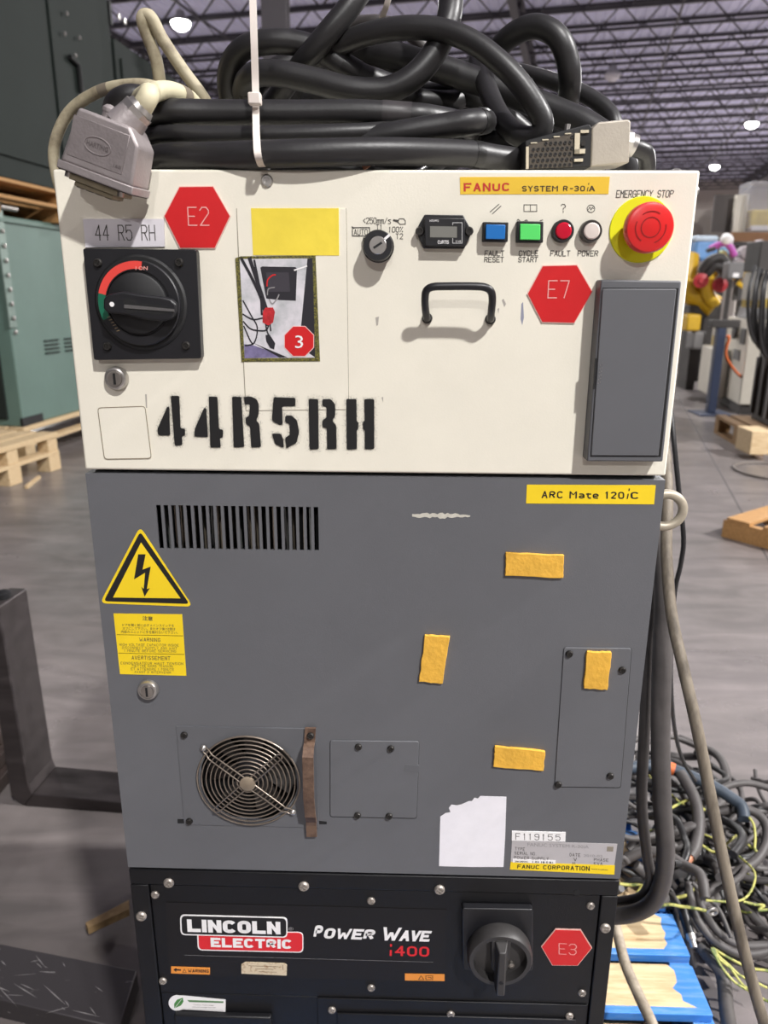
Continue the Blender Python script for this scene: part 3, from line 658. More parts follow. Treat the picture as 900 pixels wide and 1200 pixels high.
for p in ((140, 158), (676, 156), (203, 708), (720, 703)): screw(SW, SCR_D, *ZL(*p), -.011, .4)
# engraved name tag
NT = poly(RC, 'name_tag', [(97, 256.5), (192, 256.5), (193, 289), (100, 290)], M('tag_white', (226, 222, 228), .45), th=.0016, label='white engraved name tag above the main switch')
strokes(NT, '44 R5 RH', [(111, 264), (181, 264), (182, 281.5), (112.5, 281.5)], INK, -.0016, wd=.0009)
# hexagon tags
HEDGE = M('pale_red_edge', (236, 190, 180), .5)
def hexa(parent, pts, s, q, lab):
    cx, cy = sum(p[0] for p in pts)/6, sum(p[1] for p in pts)/6
    o = poly(parent, 'hexagon_tag', pts, HEDGE, th=.0014, label=lab)
    poly(o, 'red_face', [(cx+(x-cx)*.972, cy+(y-cy)*.972) for x, y in pts], RED, th=.0017); strokes(o, s, q, M('engraved_pink', (240, 170, 165), .5), -.0017, wd=.001)
hexa(RC, [(191.7, 253.3), (209.9, 218.3), (250, 217.9), (270.2, 253.3), (252.1, 291.3), (210.7, 291.3)], 'E2', [(220, 243), (244, 243), (245, 264), (221, 264)], 'red hexagonal tag engraved E2')
hexa(RC, [(617.7, 344.4), (635.6, 311.1), (676.4, 310.1), (694.8, 341.8), (673.4, 379.1), (635, 378.1)], 'E7', [(643, 329), (667, 329), (666, 349), (642, 349)], 'red hexagonal tag engraved E7')
# document sleeve, yellow tape, photo
SLV = poly(RC, 'paper_sleeve', [(277.5, 245), (405.5, 245), (408.5, 479.5), (288.5, 481)], CREAM, th=.0005, label='thin cream card holding a photo of a padlocked switch')
lines(SLV, [[(277.5, 245), (282, 360), (288.5, 481), (408.5, 479.5)], [(405.5, 245), (408.5, 479.5)]], M('sleeve_edge', (150, 142, 126), .6), -.0001, wd=.001, name='sleeve_edge')
poly(RC, 'yellow_tape', [(294, 244), (397, 244), (397.5, 299.5), (296.5, 299)], YELP, th=.0009, label='square of yellow tape at the top of the card')
p_ = lambda x, y: (270+.175*x, 230+.175*y)
PH = poly(RC, 'photo_print', [p_(*p) for p in ((32, 415), (70, 402), (570, 397), (600, 1105), (75, 1108))], OLIVE, th=.0011, label='colour photo print with olive hatched border, a padlock and the number 3')
def pp(name, pts, mat, lv): poly(PH, name, [p_(*p) for p in pts], mat, th=.0011+.0001*lv)
PW = M('print_white', (226, 222, 228), .5, rgb2=(176, 180, 182), scale=40, thr=(.4, .7)); PB = M('print_black', (34, 32, 40), .5)
pp('print_wall', ((62, 420), (550, 416), (568, 1080), (95, 1085)), PW, 1); pp('print_post', ((516, 417), (550, 416), (568, 1080), (468, 1010), (474, 860)), PB, 2)
pp('print_floor', ((92, 990), (160, 1000), (375, 1078), (95, 1085)), M('print_lilac', (120, 112, 150), .6, var=.3, scale=120), 2); pp('print_floor_dark', ((160, 985), (380, 1078), (330, 1080)), PB, 3)
pp('print_switch', ((200, 478), (212, 470), (436, 474), (446, 486), (438, 700), (330, 695), (240, 685)), PB, 2); pp('print_switch_face', ((238, 510), (390, 510), (400, 640), (250, 640)), M('print_dark_grey', (58, 54, 62), .5), 3)
def pstroke(pts, wd, mat, lv, name='print_cable'):
    yy = -.0011-.0001*lv; P = [AY(*p_(*p), yy) for p in pts]; P = [Vector((v.x, yy, v.z)) for v in spline(P, 5)]; b = MB(); line(b, P, wd); b.obj(name, mat, PH)
for pts, wd in ((((75, 420), (150, 560), (210, 700), (250, 860)), .0028), (((130, 420), (190, 600), (235, 740)), .0036), (((160, 430), (200, 640), (210, 790)), .002), (((85, 700), (140, 800), (180, 880), (160, 980), (100, 1000)), .0013),
                (((85, 790), (150, 825), (215, 815)), .0014), (((88, 840), (140, 890), (230, 900), (255, 870)), .0014), (((90, 870), (130, 960), (150, 990)), .0013), (((235, 850), (245, 900), (260, 940)), .0014), (((265, 850), (270, 900)), .0014)): pstroke(pts, wd, PB, 4)
pstroke(((245, 600), (250, 560), (280, 530), (300, 526)), .0012, RED, 4, 'print_red_arc'); pstroke(((248, 660), (255, 620), (295, 610)), .0009, FADED, 5, 'print_shackle'); pstroke(((260, 690), (280, 720), (310, 690), (325, 660)), .0012, FADED, 5, 'print_shackle')
pp('print_padlock', ((218, 770), (235, 745), (285, 745), (298, 775), (285, 845), (255, 865), (215, 845)), M('print_padlock_red', (190, 36, 44), .5, var=.35, scale=300), 5); pp('print_fob', ((235, 930), (262, 925), (300, 985), (292, 1025), (265, 1015), (240, 970)), PB, 5)
pstroke(((430, 495), (460, 485), (510, 468)), .0014, WHITE, 5, 'print_tie')
octa = lambda cx, cy, r: [(cx+r*math.cos(math.radians(22.5+45*i)), cy-r*1.02*math.sin(math.radians(22.5+45*i))) for i in range(8)]
pp('print_octagon_rim', octa(460, 971, 109), M('print_pink', (240, 200, 196), .5), 5); pp('print_octagon', octa(460, 971, 104), RED, 6); text(PH, '3', [p_(434, 932), p_(487, 932), p_(487, 1017), p_(434, 1017)], WHITE, -.00185, bold=.0)
# stencilled number
zs = lambda x, y: (170+.3111*x, 460+.3111*y)
STN = [((84, 53), (90, 55), (94, 162), (50, 161), (46, 138)), ((97, 13), (128, 13), (133, 135), (150, 137), (150, 163), (138, 164), (140, 198), (112, 200)), ((222, 58), (230, 60), (236, 168), (186, 166), (187, 138)),
       ((240, 15), (272, 17), (278, 138), (293, 140), (292, 170), (281, 171), (285, 207), (246, 207)), ((328, 16), (362, 17), (373, 205), (334, 207)),
       ((372, 17), (398, 15), (420, 25), (428, 45), (427, 85), (418, 105), (430, 120), (436, 205), (400, 207), (396, 130), (380, 118), (378, 95), (392, 88), (395, 45), (376, 45)),
       ((484, 18), (566, 20), (566, 52), (516, 53), (518, 120), (505, 122), (478, 105)), ((528, 88), (550, 86), (572, 105), (580, 150), (570, 190), (532, 210), (528, 170), (545, 160), (545, 120), (528, 112)), ((478, 155), (510, 155), (520, 175), (522, 208), (490, 195)),
       ((616, 24), (652, 25), (654, 213), (620, 215)), ((668, 25), (700, 25), (716, 45), (716, 90), (704, 105), (720, 125), (721, 213), (686, 214), (685, 135), (668, 130), (668, 105), (684, 95), (684, 55), (668, 52)),
       ((758, 25), (796, 25), (797, 108), (803, 112), (803, 138), (797, 142), (798, 213), (760, 215)), ((826, 25), (863, 25), (863, 213), (828, 214), (828, 142), (821, 138), (821, 110), (828, 106))]
SPRAY = M('black_spray_paint', (15, 14, 15), .65); spk = MB(); rg = random.Random(3)
for s in STN:
    poly(RC, 'stencil_mark', rrectpoly([zs(*p) for p in s]), SPRAY, th=.0009)
    for i in range(len(s)):
        a, c = s[i], s[(i+1) % len(s)]; L = math.hypot(c[0]-a[0], c[1]-a[1])
        for k in range(int(L*3.2)):
            t = rg.random(); d = abs(rg.gauss(0, 8)); an = rg.random()*6.283
            x, y = a[0]+(c[0]-a[0])*t+d*math.cos(an), a[1]+(c[1]-a[1])*t+d*math.sin(an)
            p = AY(*zs(x, y), -.0009); r = rg.uniform(.0001, .0003); spk.add([(p.x-r, -.00075, p.z), (p.x+r*.5, -.00075, p.z-r), (p.x+r*.5, -.00075, p.z+r)], [(0, 1, 2)])
o = spk.obj('spray_speckle', SPRAY, RC); o['kind'] = 'stuff'
# blank square cover
bq = [(114.5, 478), (170, 476), (177.5, 537), (122.5, 538)]
o = poly(RC, 'blank_cover', rrect(bq, 4, 3), CREAM, th=.0006, label='small blank cream square at the lower left'); lines(o, [rrect(bq, 4, 3)+[rrect(bq, 4, 3)[0]]], M('cover_groove', (140, 128, 108), .8), -.0006, wd=.0008, name='edge_groove')
# screw at top
screw(RC, screw_mesh('screw', .0056, .0025, SILVER), 313, 212, 0, .5)
# brand label
L2 = poly(RC, 'system_label', [(538.9, 207.4), (714.7, 207), (713, 227.4), (539.3, 227.7)], YEL2, th=.0004, label='amber system name label along the top edge')
bold(L2, 'FANUC', [(543.3, 214.6), (597.5, 214.2), (597.2, 223.8), (543.5, 224.3)], M('brand_red', (196, 40, 34), .5), -.0004, th=1.4); bold(L2, 'SYSTEM R-30', [(611.7, 217.9), (685.6, 217.7), (685.4, 224.1), (611.7, 224.4)], M('brown_print', (62, 42, 26), .5), -.0004)
bold(L2, 'i', [(688.6, 214.4), (691.4, 214.4), (689.6, 224.2), (686.8, 224.2)], MATS['brown_print'], -.0004, th=1.1); bold(L2, 'A', [(690, 217.7), (697.2, 217.7), (697.2, 224.1), (690, 224.1)], MATS['brown_print'], -.0004)
# printed words
PR = INK
strokes(RC, 'EMERGENCY STOP', [(723, 223.3), (789.5, 223.2), (788, 231), (722, 231.4)], PR, wd=.0007)
strokes(RC, 'FAULT', [(568.5, 294), (590.5, 294), (590.5, 299.8), (568, 299.8)], PR, wd=.0007); strokes(RC, 'RESET', [(568, 301.5), (590, 301.5), (590, 307), (567.5, 307)], PR, wd=.0007)
strokes(RC, 'CYCLE', [(608.5, 294), (630.5, 294), (630.5, 299.8), (608, 299.8)], PR, wd=.0007); strokes(RC, 'START', [(608, 301.5), (630, 301.5), (629.5, 307), (607.5, 307)], PR, wd=.0007)
strokes(RC, 'FAULT', [(645.5, 294), (668, 294), (667.5, 300), (645, 300)], PR, wd=.0007); strokes(RC, 'POWER', [(677.5, 294), (701, 294), (700, 300), (677, 300)], PR, wd=.0007)
strokes(RC, '<250mm/s', [(425, 255.3), (458, 255.3), (458, 262), (425, 262)], PR, wd=.0006); strokes(RC, 'T1', [(441, 263.3), (448, 263.3), (448, 269), (441, 269)], PR, wd=.0006)
strokes(RC, '100%', [(455.5, 266), (472, 266), (472, 272), (455, 272)], PR, wd=.0006); strokes(RC, 'T2', [(464, 274), (472, 274), (472, 280), (464, 280)], PR, wd=.0006); strokes(RC, 'AUTO', [(415, 268.8), (430.5, 268.8), (430.5, 275.2), (415, 275.2)], PR, wd=.0006)
lines(RC, [[(413, 266.8), (433, 266.8), (433, 276.6), (413, 276.6), (413, 266.8)], [(412.5, 265.8), (415, 267.6)], [(433.5, 277.6), (431, 276)]], PR, wd=.0009, name='printed_frame')
lines(RC, [[(461, 257.6), (467, 258.2), (468, 256.5), (473, 256.5), (475, 259), (475, 262.5), (469, 263), (466.5, 260.5), (461, 258.6)], [(461, 258), (467, 259.2)]], PR, wd=.0008, name='printed_hand')
lines(RC, [[(574.5, 248.3), (584.5, 239.5)], [(577, 250.6), (587, 241.5)]], PR, wd=.0007, name='printed_symbol'); lines(RC, [[(614, 240), (629, 240), (629, 247.8), (614, 247.8), (614, 240)], [(621.5, 240), (621.5, 247.8)]], PR, wd=.0006, name='printed_symbol')
strokes(RC, '?', [(657.5, 239.5), (662.5, 239.5), (662.5, 249), (657.5, 249)], PR, wd=.0007, name='printed_symbol')
lines(RC, [arc(692.5, 244.6, 4.4, 0, 360, 20), [(689.5, 245.5), (691, 242.6), (692.5, 246), (694, 243.2), (695.5, 244.5)]], PR, wd=.0006, name='printed_symbol')
# mode key switch
c = AY(443.5, 289, 0)
KS = MB().lathe(c, [(.0148, 0), (.0148, .003), (.0138, .0035), (.0138, .019), (.0132, .0205), (.0085, .0205), (.0082, .0195), (.0001, .0195)], (0, -1, 0), 40).obj('mode_key_switch', BLACKP, RC, smooth=35, label='round black mode selector with a key slot')
MB().lathe(c, [(.0081, .0195), (.0081, .0207), (.0076, .0212), (.0001, .0212)], (0, -1, 0), 32).obj('key_barrel', SILVER, KS, smooth=35)
def obox(parent, name, c, L, Wd, h0, h1, ang, mat, off=0.0):
    T = Matrix.Translation((c.x, 0, c.z)) @ Matrix.Rotation(-ang, 4, 'Y'); return MB().box(off-L/2, off+L/2, -h1, -h0, -Wd/2, Wd/2, T).obj(name, mat, parent)
obox(KS, 'key_slot', c, .009, .002, .0205, .0216, math.radians(32), BLACKM); obox(KS, 'pointer_mark', c, .0062, .0022, .0200, .0212, math.radians(40), WHITE, .0112)
MB().box(c.x-.0145, c.x-.0105, -.004, 0, c.z+.004, c.z+.008).obj('stop_lug', BLACKP, KS, bevel=.0006)
lines(RC, [arc(443.5, 290, 17.5, 92, 68, 4), arc(443.5, 290, 17.5, 50, 20, 4)], PR, wd=.001, name='printed_ticks')
# hour meter
HM = poly(RC, 'hour_meter', [(487, 270), (497.5, 251.5), (543, 252), (553.5, 271.5), (544, 291.5), (496.5, 291)], BLACKP, th=.006, bevel=.0008, label='black hour meter with a small grey display')
poly(HM, 'meter_housing', [(497, 255), (545, 255.5), (544.5, 289), (498, 288.5)], BLACKP, y=-.006, th=.005, bevel=.0008); poly(HM, 'display_rim', [(502, 262), (537, 262.5), (537, 282), (502, 281.5)], BLACKM, y=-.011, th=.0004)
poly(HM, 'display', [(504, 265), (535.5, 265.5), (535.5, 278.5), (504, 278)], LCD, y=-.011, th=.0006)
bold(HM, 'HOURS', [(503.5, 257.4), (514, 257.4), (514, 259.8), (503.5, 259.8)], WHITE, -.011, th=1); bold(HM, 'CURTIS', [(513, 281.6), (526, 281.6), (526, 285.8), (513, 285.8)], WHITE, -.0114, th=1.3, gap=2.2)
lines(HM, [[(530.5, 263.5), (530.5, 261), (541.5, 261), (541.5, 285), (530.5, 285), (530.5, 279.5)]], M('pale_line', (190, 190, 190), .5), -.0114, wd=.0006); text(HM, '1/10', [(534, 281.6), (540, 281.6), (540, 284), (534, 284)], WHITE, -.0114)
for px, py in ((492, 271), (549.5, 271)): screw(HM, SCR_D, px, py, -.006)
# push buttons and lamps
def sqb(q, mat, lab):
    o = poly(RC, 'push_button', q, BLACKM, th=.009, bevel=.0008, label=lab)
    cx, cy = sum(p[0] for p in q)/4+.3, sum(p[1] for p in q)/4
    poly(o, 'button_cap', [(cx+(x-cx)*.76, cy+(y-cy)*.74) for x, y in q], mat, y=-.009, th=.003, yp=-.012, bevel=.0006)
sqb([(566, 260), (596, 260.5), (595, 283.5), (565.5, 283)], BLUE, 'square blue push button'); sqb([(606, 259), (637, 259.5), (636.5, 284.5), (605.5, 284)], GREEN, 'square green push button')
lines(RC, [[(606, 258.5), (607, 257), (609, 258.6)], [(615, 258.5), (617, 257.8), (618, 258.6)], [(633, 258.6), (636, 257.8)]], INK, wd=.0007, name='sticker_residue')
def pilot(px, py, mat, rim, lab):
    o = turned(RC, 'pilot_lamp', px, py, [(.0102, 0), (.0102, .006), (.0095, .008), (.0078, .008), (.0076, .0075), (.0001, .0075)], rim, label=lab)
    turned(o, 'lens', px, py, [(.0074, .0075), (.0074, .0088), (.0064, .0096), (.0001, .0099)], mat)
pilot(658.3, 271.3, REDL, BLACKM, 'round red fault lamp in a black rim'); pilot(691, 271.6, M('white_lens', (226, 214, 206), .35), M('dark_steel_rim', (70, 66, 64), .35, metal=.5), 'round white power lamp in a dark rim')
# emergency stop
c = AY(751, 269.5, 0)
ES = MB().lathe(c, [(.0293, 0), (.0293, .0014), (.0288, .0018)], (0, -1, 0), 56).obj('emergency_stop', YELN, RC, smooth=35, label='red mushroom emergency stop on a yellow disc')
MB().lathe(c, [(.013, .0018), (.013, .016)], (0, -1, 0), 24).obj('stop_stem', BLACKM, ES, smooth=35)
MB().lathe(c, [(.012, .014), (.0205, .0155), (.0219, .019), (.0219, .026), (.0206, .0285), (.018, .0293), (.0001, .0298)], (0, -1, 0), 48).obj('stop_button', REDG, ES, smooth=30)
def ringmark(r, a0, a1):
    P = [Vector((c.x+r*math.cos(math.radians(a0+(a1-a0)*i/20)), -.0299, c.z+r*math.sin(math.radians(a0+(a1-a0)*i/20)))) for i in range(21)]; b = MB(); line(b, P, .0009); b.obj('embossed_arrow', M('dark_red_line', (150, 24, 24), .4), ES)
ringmark(.0085, 0, 360); ringmark(.0135, 60, 125); ringmark(.0135, 160, 235); ringmark(.0135, -70, 10)
# U handle standing out from the panel, feet low, bow up and out
hp = [(500.5, 373, .002), (500, 372, -.010), (498.5, 362, -.022), (498, 350, -.030), (499.5, 341, -.034), (506, 336.5, -.036), (520, 335.5, -.0365), (555, 335.5, -.0365), (569, 337, -.036), (575.5, 342, -.034), (577, 351, -.030), (576, 363, -.022), (575, 373, -.010), (574.5, 374, .002)]
UH = MB().tube(spline([AY(a, b_, y) for a, b_, y in hp], 5), .0036, 14).obj('bow_handle', BLACKP, RC, smooth=60, label='black U-shaped pull handle')
for px, py in ((500.5, 373), (574.5, 374)): turned(UH, 'handle_foot', px, py, [(.0052, 0), (.005, .003), (.004, .005)], BLACKM)
# hinged box
BX = -.020
q = [(704.6, 327.7), (799, 329.2), (776.9, 541.2), (687.9, 540.8)]
o = poly(RC, 'pocket_frame', q, GREY2, th=.020, bevel=.0015, label='grey hinged pocket cover at the right')
poly(o, 'pocket_shadow_gap', [(706, 337), (795.5, 337.7), (774.5, 535.4), (692, 535)], BLACKM, y=BX+.0002, th=.0004)  # flat black sheet: the shadow gap around the door put in as colour
PD = poly(o, 'pocket_door', [(706.5, 338.3), (793, 338.6), (771.8, 534.3), (692.8, 534)], GREY2, y=BX, th=.002, bevel=.0008)
poly(o, 'finger_recess', [(697.5, 420), (699.5, 420), (697, 456), (695, 456)], BLACKM, y=BX-.0003, th=.0022)
for i in range(6):
    for k in range(2): turned(PD, 'grip_dimple', 703.5+k*2.2-i*.5, 428+i*4.2-k, [(.0005, 0), (.0004, .0004)], SILVER, y=BX-.002, n=8)
# small scuffs in the paint
SCF = M('scuff', (176, 170, 162), .6); SCFB = M('blue_scuff', (150, 152, 170), .6)
for pts, mt in (([(588, 352), (590, 350), (593, 356), (591, 360)], SCF), ([(583, 362), (585, 361), (584, 368)], SCF), ([(611, 356), (613, 354), (614, 372), (612, 381), (610, 374)], SCFB), ([(447, 466), (449, 465), (449, 472)], SCF), ([(440, 372), (444, 371), (443, 381), (441, 382)], SCF), ([(213, 232), (222, 229), (218, 233)], SCF), ([(170, 462), (172, 462), (172.5, 478), (171, 478)], SCF)): poly(RC, 'paint_scuff', pts, mt, th=.0001)
# ================================================================== WELDING POWER SOURCE
PZ = .14
PS = thing('welding_power_source', 'black welding power source under the grey cabinet with a rotary switch', 'welding machine', (0, .3, PZ))
MB().box(-.298, .298, .012, .76, PZ+.006, ZB-.002).obj('case_body', BLACKC, PS, bevel=.002)
zt1 = AY(430, 1043).z
MB().box(-.3, .3, .0, .016, zt1, ZB-.0025).obj('top_rail', BLACKC, PS, bevel=.0015)
lx = AY(180, 1100).x; rx = AY(700, 1100).x
MB().box(-.3, lx, .0, .016, PZ+.01, zt1-.001).obj('corner_post', BLACKC, PS, bevel=.0012); MB().box(rx, .3, .0, .016, PZ+.01, zt1-.001).obj('corner_post', BLACKC, PS, bevel=.0012)
FPz = AY(430, 1172).z
FPN = MB().box(lx+.0008, rx-.0008, .003, .016, FPz, zt1-.002).obj('front_panel', BLACKC, PS, bevel=.001)
# lower panel with recesses
lz = FPz-.0015
LP = MB().box(lx+.0008, rx-.0008, .004, .016, PZ+.012, lz).obj('lower_panel', BLACKC, PS, bevel=.001)
gx = AY(372, 1185, .0).x
GP = MB().box(gx, AY(688, 1185).x, .001, .004, PZ+.03, AY(500, 1174).z).obj('access_plate', BLACKC, PS, bevel=.0008)
MB().box(AY(395, 1190).x, AY(675, 1190).x, -.002, .001, PZ+.05, AY(500, 1189).z).obj('access_lid', BLACKC, PS, bevel=.001)
MB().box(AY(205, 1190).x, AY(318, 1190).x, -.004, .004, PZ+.12, AY(260, 1188).z).obj('connector_cover', BLACKC, PS, bevel=.002)
for i in range(7): MB().box(lx+.02, gx-.03, .0015, .004, PZ+.03+i*.011, PZ+.036+i*.011).obj('louver', BLACKC, PS)
for px, py in ((198, 1034), (356, 1038), (515, 1042)): screw(PS, SCR_L, px, py, 0, random.random())
sh = AY(676, 1046); MB().lathe(sh, [(.0042, -.0005), (.0042, .0003)], (0, -1, 0), 16).obj('empty_hole', GREYD, PS)
for px, py, me in ((166, 1073, SCR_L), (709, 1087, SCR_L)): screw(PS, me, px, py, 0, random.random())
for px, py in ((182, 1048), (191, 1149), (435, 1055), (435, 1157), (692, 1061), (682, 1163)): screw(PS, SCR_S, px, py, .003, random.random()*3)
for px, py in ((389, 1183), (528, 1188), (667, 1190)): screw(PS, SCR_S, px, py, .001, random.random()*3)
fy = .003
BP = poly(PS, 'brand_panel', [(194.5, 1057.5), (523, 1066), (521, 1150), (198, 1143)], M('satin_black_film', (24, 22, 23), .5, spec=.35), y=fy, th=.0005)
y1 = fy-.0005
zl = lambda x, y: (200+.1889*x, 1065+.1889*y)
poly(BP, 'logo_red_rim', rrect([zl(163, 130), zl(823, 145), zl(823, 273), zl(168, 258)], 5.5), WHITE, y=y1, th=.0003); poly(BP, 'logo_red_box', rrect([zl(172, 135), zl(817, 150), zl(817, 267), zl(175, 252)], 5), LRED, y=y1, th=.0005)
poly(BP, 'logo_black_rim', rrect([zl(57, 37), zl(724, 54), zl(724, 180), zl(62, 163)], 5.5), WHITE, y=y1, th=.0007); poly(BP, 'logo_black_box', rrect([zl(66, 44), zl(716, 61), zl(718, 173), zl(70, 156)], 5), BLK, y=y1, th=.0009)
bold(BP, 'LINCOLN', [zl(100, 64), zl(680, 80), zl(682, 158), zl(105, 142)], WHITE, y1-.0009, th=2.2, gap=2.8); bold(BP, 'ELECTRIC', [zl(247, 178), zl(752, 190), zl(752, 248), zl(250, 236)], WHITE, y1-.0005, th=2.0, gap=2.7)
text(BP, '®', [zl(730, 112), zl(762, 113), zl(762, 135), zl(730, 134)], FADED, y1)
zp = lambda x, y: (190+.3778*x, 1050+.3778*y)
bold(BP, 'P', [zp(476, 90), zp(502, 91), zp(494, 131), zp(468, 130)], WHITE, y1, th=1.9); bold(BP, 'OWER', [zp(508, 99), zp(664, 104), zp(655, 136), zp(499, 131)], WHITE, y1, th=1.8, gap=2.3)
bold(BP, 'W', [zp(686, 96), zp(745, 98), zp(734, 138), zp(678, 137)], WHITE, y1, th=1.8); bold(BP, 'AVE', [zp(744, 106), zp(837, 108), zp(828, 141), zp(734, 139)], WHITE, y1, th=1.8, gap=1.9)
bold(BP, 'i', [zp(702, 148), zp(718, 149), zp(718, 186), zp(700, 185)], LRED, y1, th=1.1); bold(BP, '400', [zp(722, 154), zp(829, 157), zp(828, 188), zp(722, 185)], LRED, y1, th=1.25, gap=2.4)
lines(BP, [[zp(70, 183), zp(840, 205)]], FADED, y1, wd=.0004)
WS = poly(PS, 'warning_sticker', [zp(28, 219), zp(148, 223), zp(148, 244), zp(28, 240)], ORG, y=y1, th=.0004, label='orange warning strip at the left of the panel'); bold(WS, 'WARNING', [zp(80, 226), zp(145, 228), zp(145, 238), zp(80, 236)], BLK, y1-.0004, th=1.5)
poly(WS, 'arrow', [zp(*p) for p in ((35, 229), (44, 223), (44, 227), (58, 228), (58, 232), (44, 231), (44, 236))], BLK, y=y1-.0004, th=.0002); lines(WS, [[zp(64, 237), zp(69, 226), zp(75, 237), zp(64, 237)]], BLK, y1-.0004, wd=.0006)
WS2 = poly(PS, 'notice_sticker', [zp(753, 241), zp(876, 243), zp(876, 264), zp(753, 262)], ORG, y=y1, th=.0004, label='orange notice strip below the model name'); lines(WS2, [[zp(795, 259), zp(803, 247), zp(812, 259), zp(795, 259)], [zp(818, 247), zp(839, 247), zp(839, 259), zp(818, 259), zp(818, 247)], [zp(824, 252), zp(834, 252), zp(834, 256)]], BLK, y1-.0004, wd=.0007)
tg = poly(PS, 'worn_tag', [zp(*p) for p in ((246, 212), (258, 205), (380, 209), (387, 214), (386, 247), (246, 241))], M('worn_paper', (216, 200, 172), .7, rgb2=(168, 136, 104), scale=220, thr=(.5, .7)), y=y1, th=.0005, label='worn cream paper tag below the red logo')
lines(tg, [[zp(268, 216), zp(360, 219)], [zp(290, 225), zp(345, 227)], [zp(300, 234), zp(355, 236)], [zp(374, 214), zp(375, 228)]], M('smudged_ink', (120, 92, 70), .7), y1-.0005, wd=.0007)
ge = [zp(62, 309)]+[zp(46+26*math.cos(math.radians(a)), 332-24*math.sin(math.radians(a))) for a in range(70, 300, 15)]+[zp(64, 352), zp(196, 359), zp(197, 322)]
es_ = poly(PS, 'eco_sticker', ge, WHITE, y=.004, th=.0005, label='white sticker with a green leaf at the lower left')
poly(es_, 'leaf', [zp(*p) for p in ((38, 348), (37, 335), (46, 322), (64, 316), (66, 328), (58, 340), (46, 345))], M('leaf_green', (72, 134, 66), .5), y=.0035, th=.0003); poly(es_, 'green_bar', [zp(*p) for p in ((78, 323), (190, 327), (190, 332), (84, 329))], M('bar_green', (96, 130, 92), .5), y=.0035, th=.0003)
lines(es_, [[zp(40, 346), zp(60, 320)]], WHITE, .0032, wd=.0005); text(es_, 'Inverter Technology', [zp(98, 335), zp(160, 337), zp(160, 341), zp(98, 339)], INK, .0035); text(es_, 'reduces energy demand', [zp(94, 342), zp(165, 344), zp(165, 348), zp(94, 346)], INK, .0035); lines(es_, [[zp(62, 349), zp(190, 355)]], FADED, .0035, wd=.0004)
# rotary switch
zr = lambda x, y: (520+.2444*x, 1040+.2444*y)
RS = poly(PS, 'rotary_switch', rrect([zr(88, 100), zr(428, 106), zr(428, 400), zr(92, 395)], 3), BLACKP, y=fy, th=.010, bevel=.0012, label='black round rotary switch with a vertical grip')
rc = AY(584, 1110, -.007); SWM = M('switch_grey_black', (52, 50, 50), .5, var=.08, scale=60)
MB().lathe(rc, [(.038, 0), (.0395, .004), (.0395, .018), (.0375, .021), (.0325, .021), (.0315, .010), (.0001, .010)], (0, -1, 0), 56).obj('switch_ring', SWM, RS, smooth=35)
T = Matrix.Translation(rc)
g = MB(); prof = [(-.012, .030), (.012, .030), (.010, -.0125), (.0065, -.018), (.006, -.039), (-.006, -.039), (-.0065, -.018), (-.010, -.0125)]
g.prism([Vector((rc.x+x, rc.y-.010, rc.z+z_)) for x, z_ in prof], (0, -.010, 0)); g.obj('grip_base', SWM, RS, bevel=.0015)
g = MB(); g.add([Vector((rc.x, rc.y, rc.z))+Vector(p) for p in ((-.0085, -.018, .03), (.0085, -.018, .03), (.006, -.018, -.038), (-.006, -.018, -.038), (-.004, -.034, .026), (.004, -.034, .026), (.005, -.036, -.037), (-.005, -.036, -.037))], [(0, 1, 2, 3), (7, 6, 5, 4), (0, 4, 5, 1), (1, 5, 6, 2), (2, 6, 7, 3), (3, 7, 4, 0)]); g.obj('grip', SWM, RS, bevel=.0015)
MB().lathe((rc.x, rc.y-.0352, rc.z-.017), [(.0026, 0), (.0026, .0006)], (0, -1, 0), 14).obj('grip_hole', BLACKM, RS)
MB().lathe((rc.x+.015, rc.y-.010, rc.z-.014), [(.004, 0), (.004, .004), (.002, .005)], (0, -1, 0), 14).obj('lock_pin', STEEL, RS, smooth=40)
hexa_pts = [zr(467, 284), zr(535, 200), zr(658, 203), zr(712, 290), zr(643, 375), zr(520, 374)]
cx, cy = sum(p[0] for p in hexa_pts)/6, sum(p[1] for p in hexa_pts)/6
o = poly(PS, 'hexagon_tag', hexa_pts, HEDGE, y=fy, th=.0014, label='red hexagonal tag engraved E3 beside the rotary switch'); poly(o, 'red_face', [(cx+(x-cx)*.965, cy+(y-cy)*.965+.4) for x, y in hexa_pts], RED, y=fy, th=.0018); strokes(o, 'E3', [zr(553, 268), zr(636, 272), zr(634, 322), zr(553, 318)], MATS['engraved_pink'], fy-.0018, wd=.001)
# ================================================================== BLUE PALLET
PL = thing('blue_pallet', 'wooden pallet with blue sprayed board ends under the black power source', 'pallet', (.1, .5, 0))
def board(parent, x0, x1, y0, y1, z0, z1, mat, name='deck_board'): return MB().box(x0, x1, y0, y1, z0, z1).obj(name, mat, parent, bevel=.0015, seg=1)
yb = [-.20, -.073, .054, .181, .309, .436, .563, .69, .817, .944]
for i, y0 in enumerate(yb):
    xe = .61 if i % 2 else .605
    o = board(PL, -.40, xe, y0, y0+.105, .121, .14, BLUEW)
    pe = [(xe-.035+random.uniform(-.02, .012), y0+.014+.091*k/7, .1398) for k in range(8)]+[(.34+random.uniform(-.03, .02), y0+.105-.091*k/7, .1398) for k in range(8)]
    MB().prism(pe, (0, 0, .0005)).obj('bare_wood_patch', WOODR, o)
for x in (-.40, .085, .57): board(PL, x, x+.04, -.20, 1.05, .019, .121, BLUEW if x > .5 else WOOD, 'stringer')
for y0 in (-.19, .38, .80): board(PL, -.40, .61, y0, y0+.1, 0, .019, WOOD, 'bottom_board')
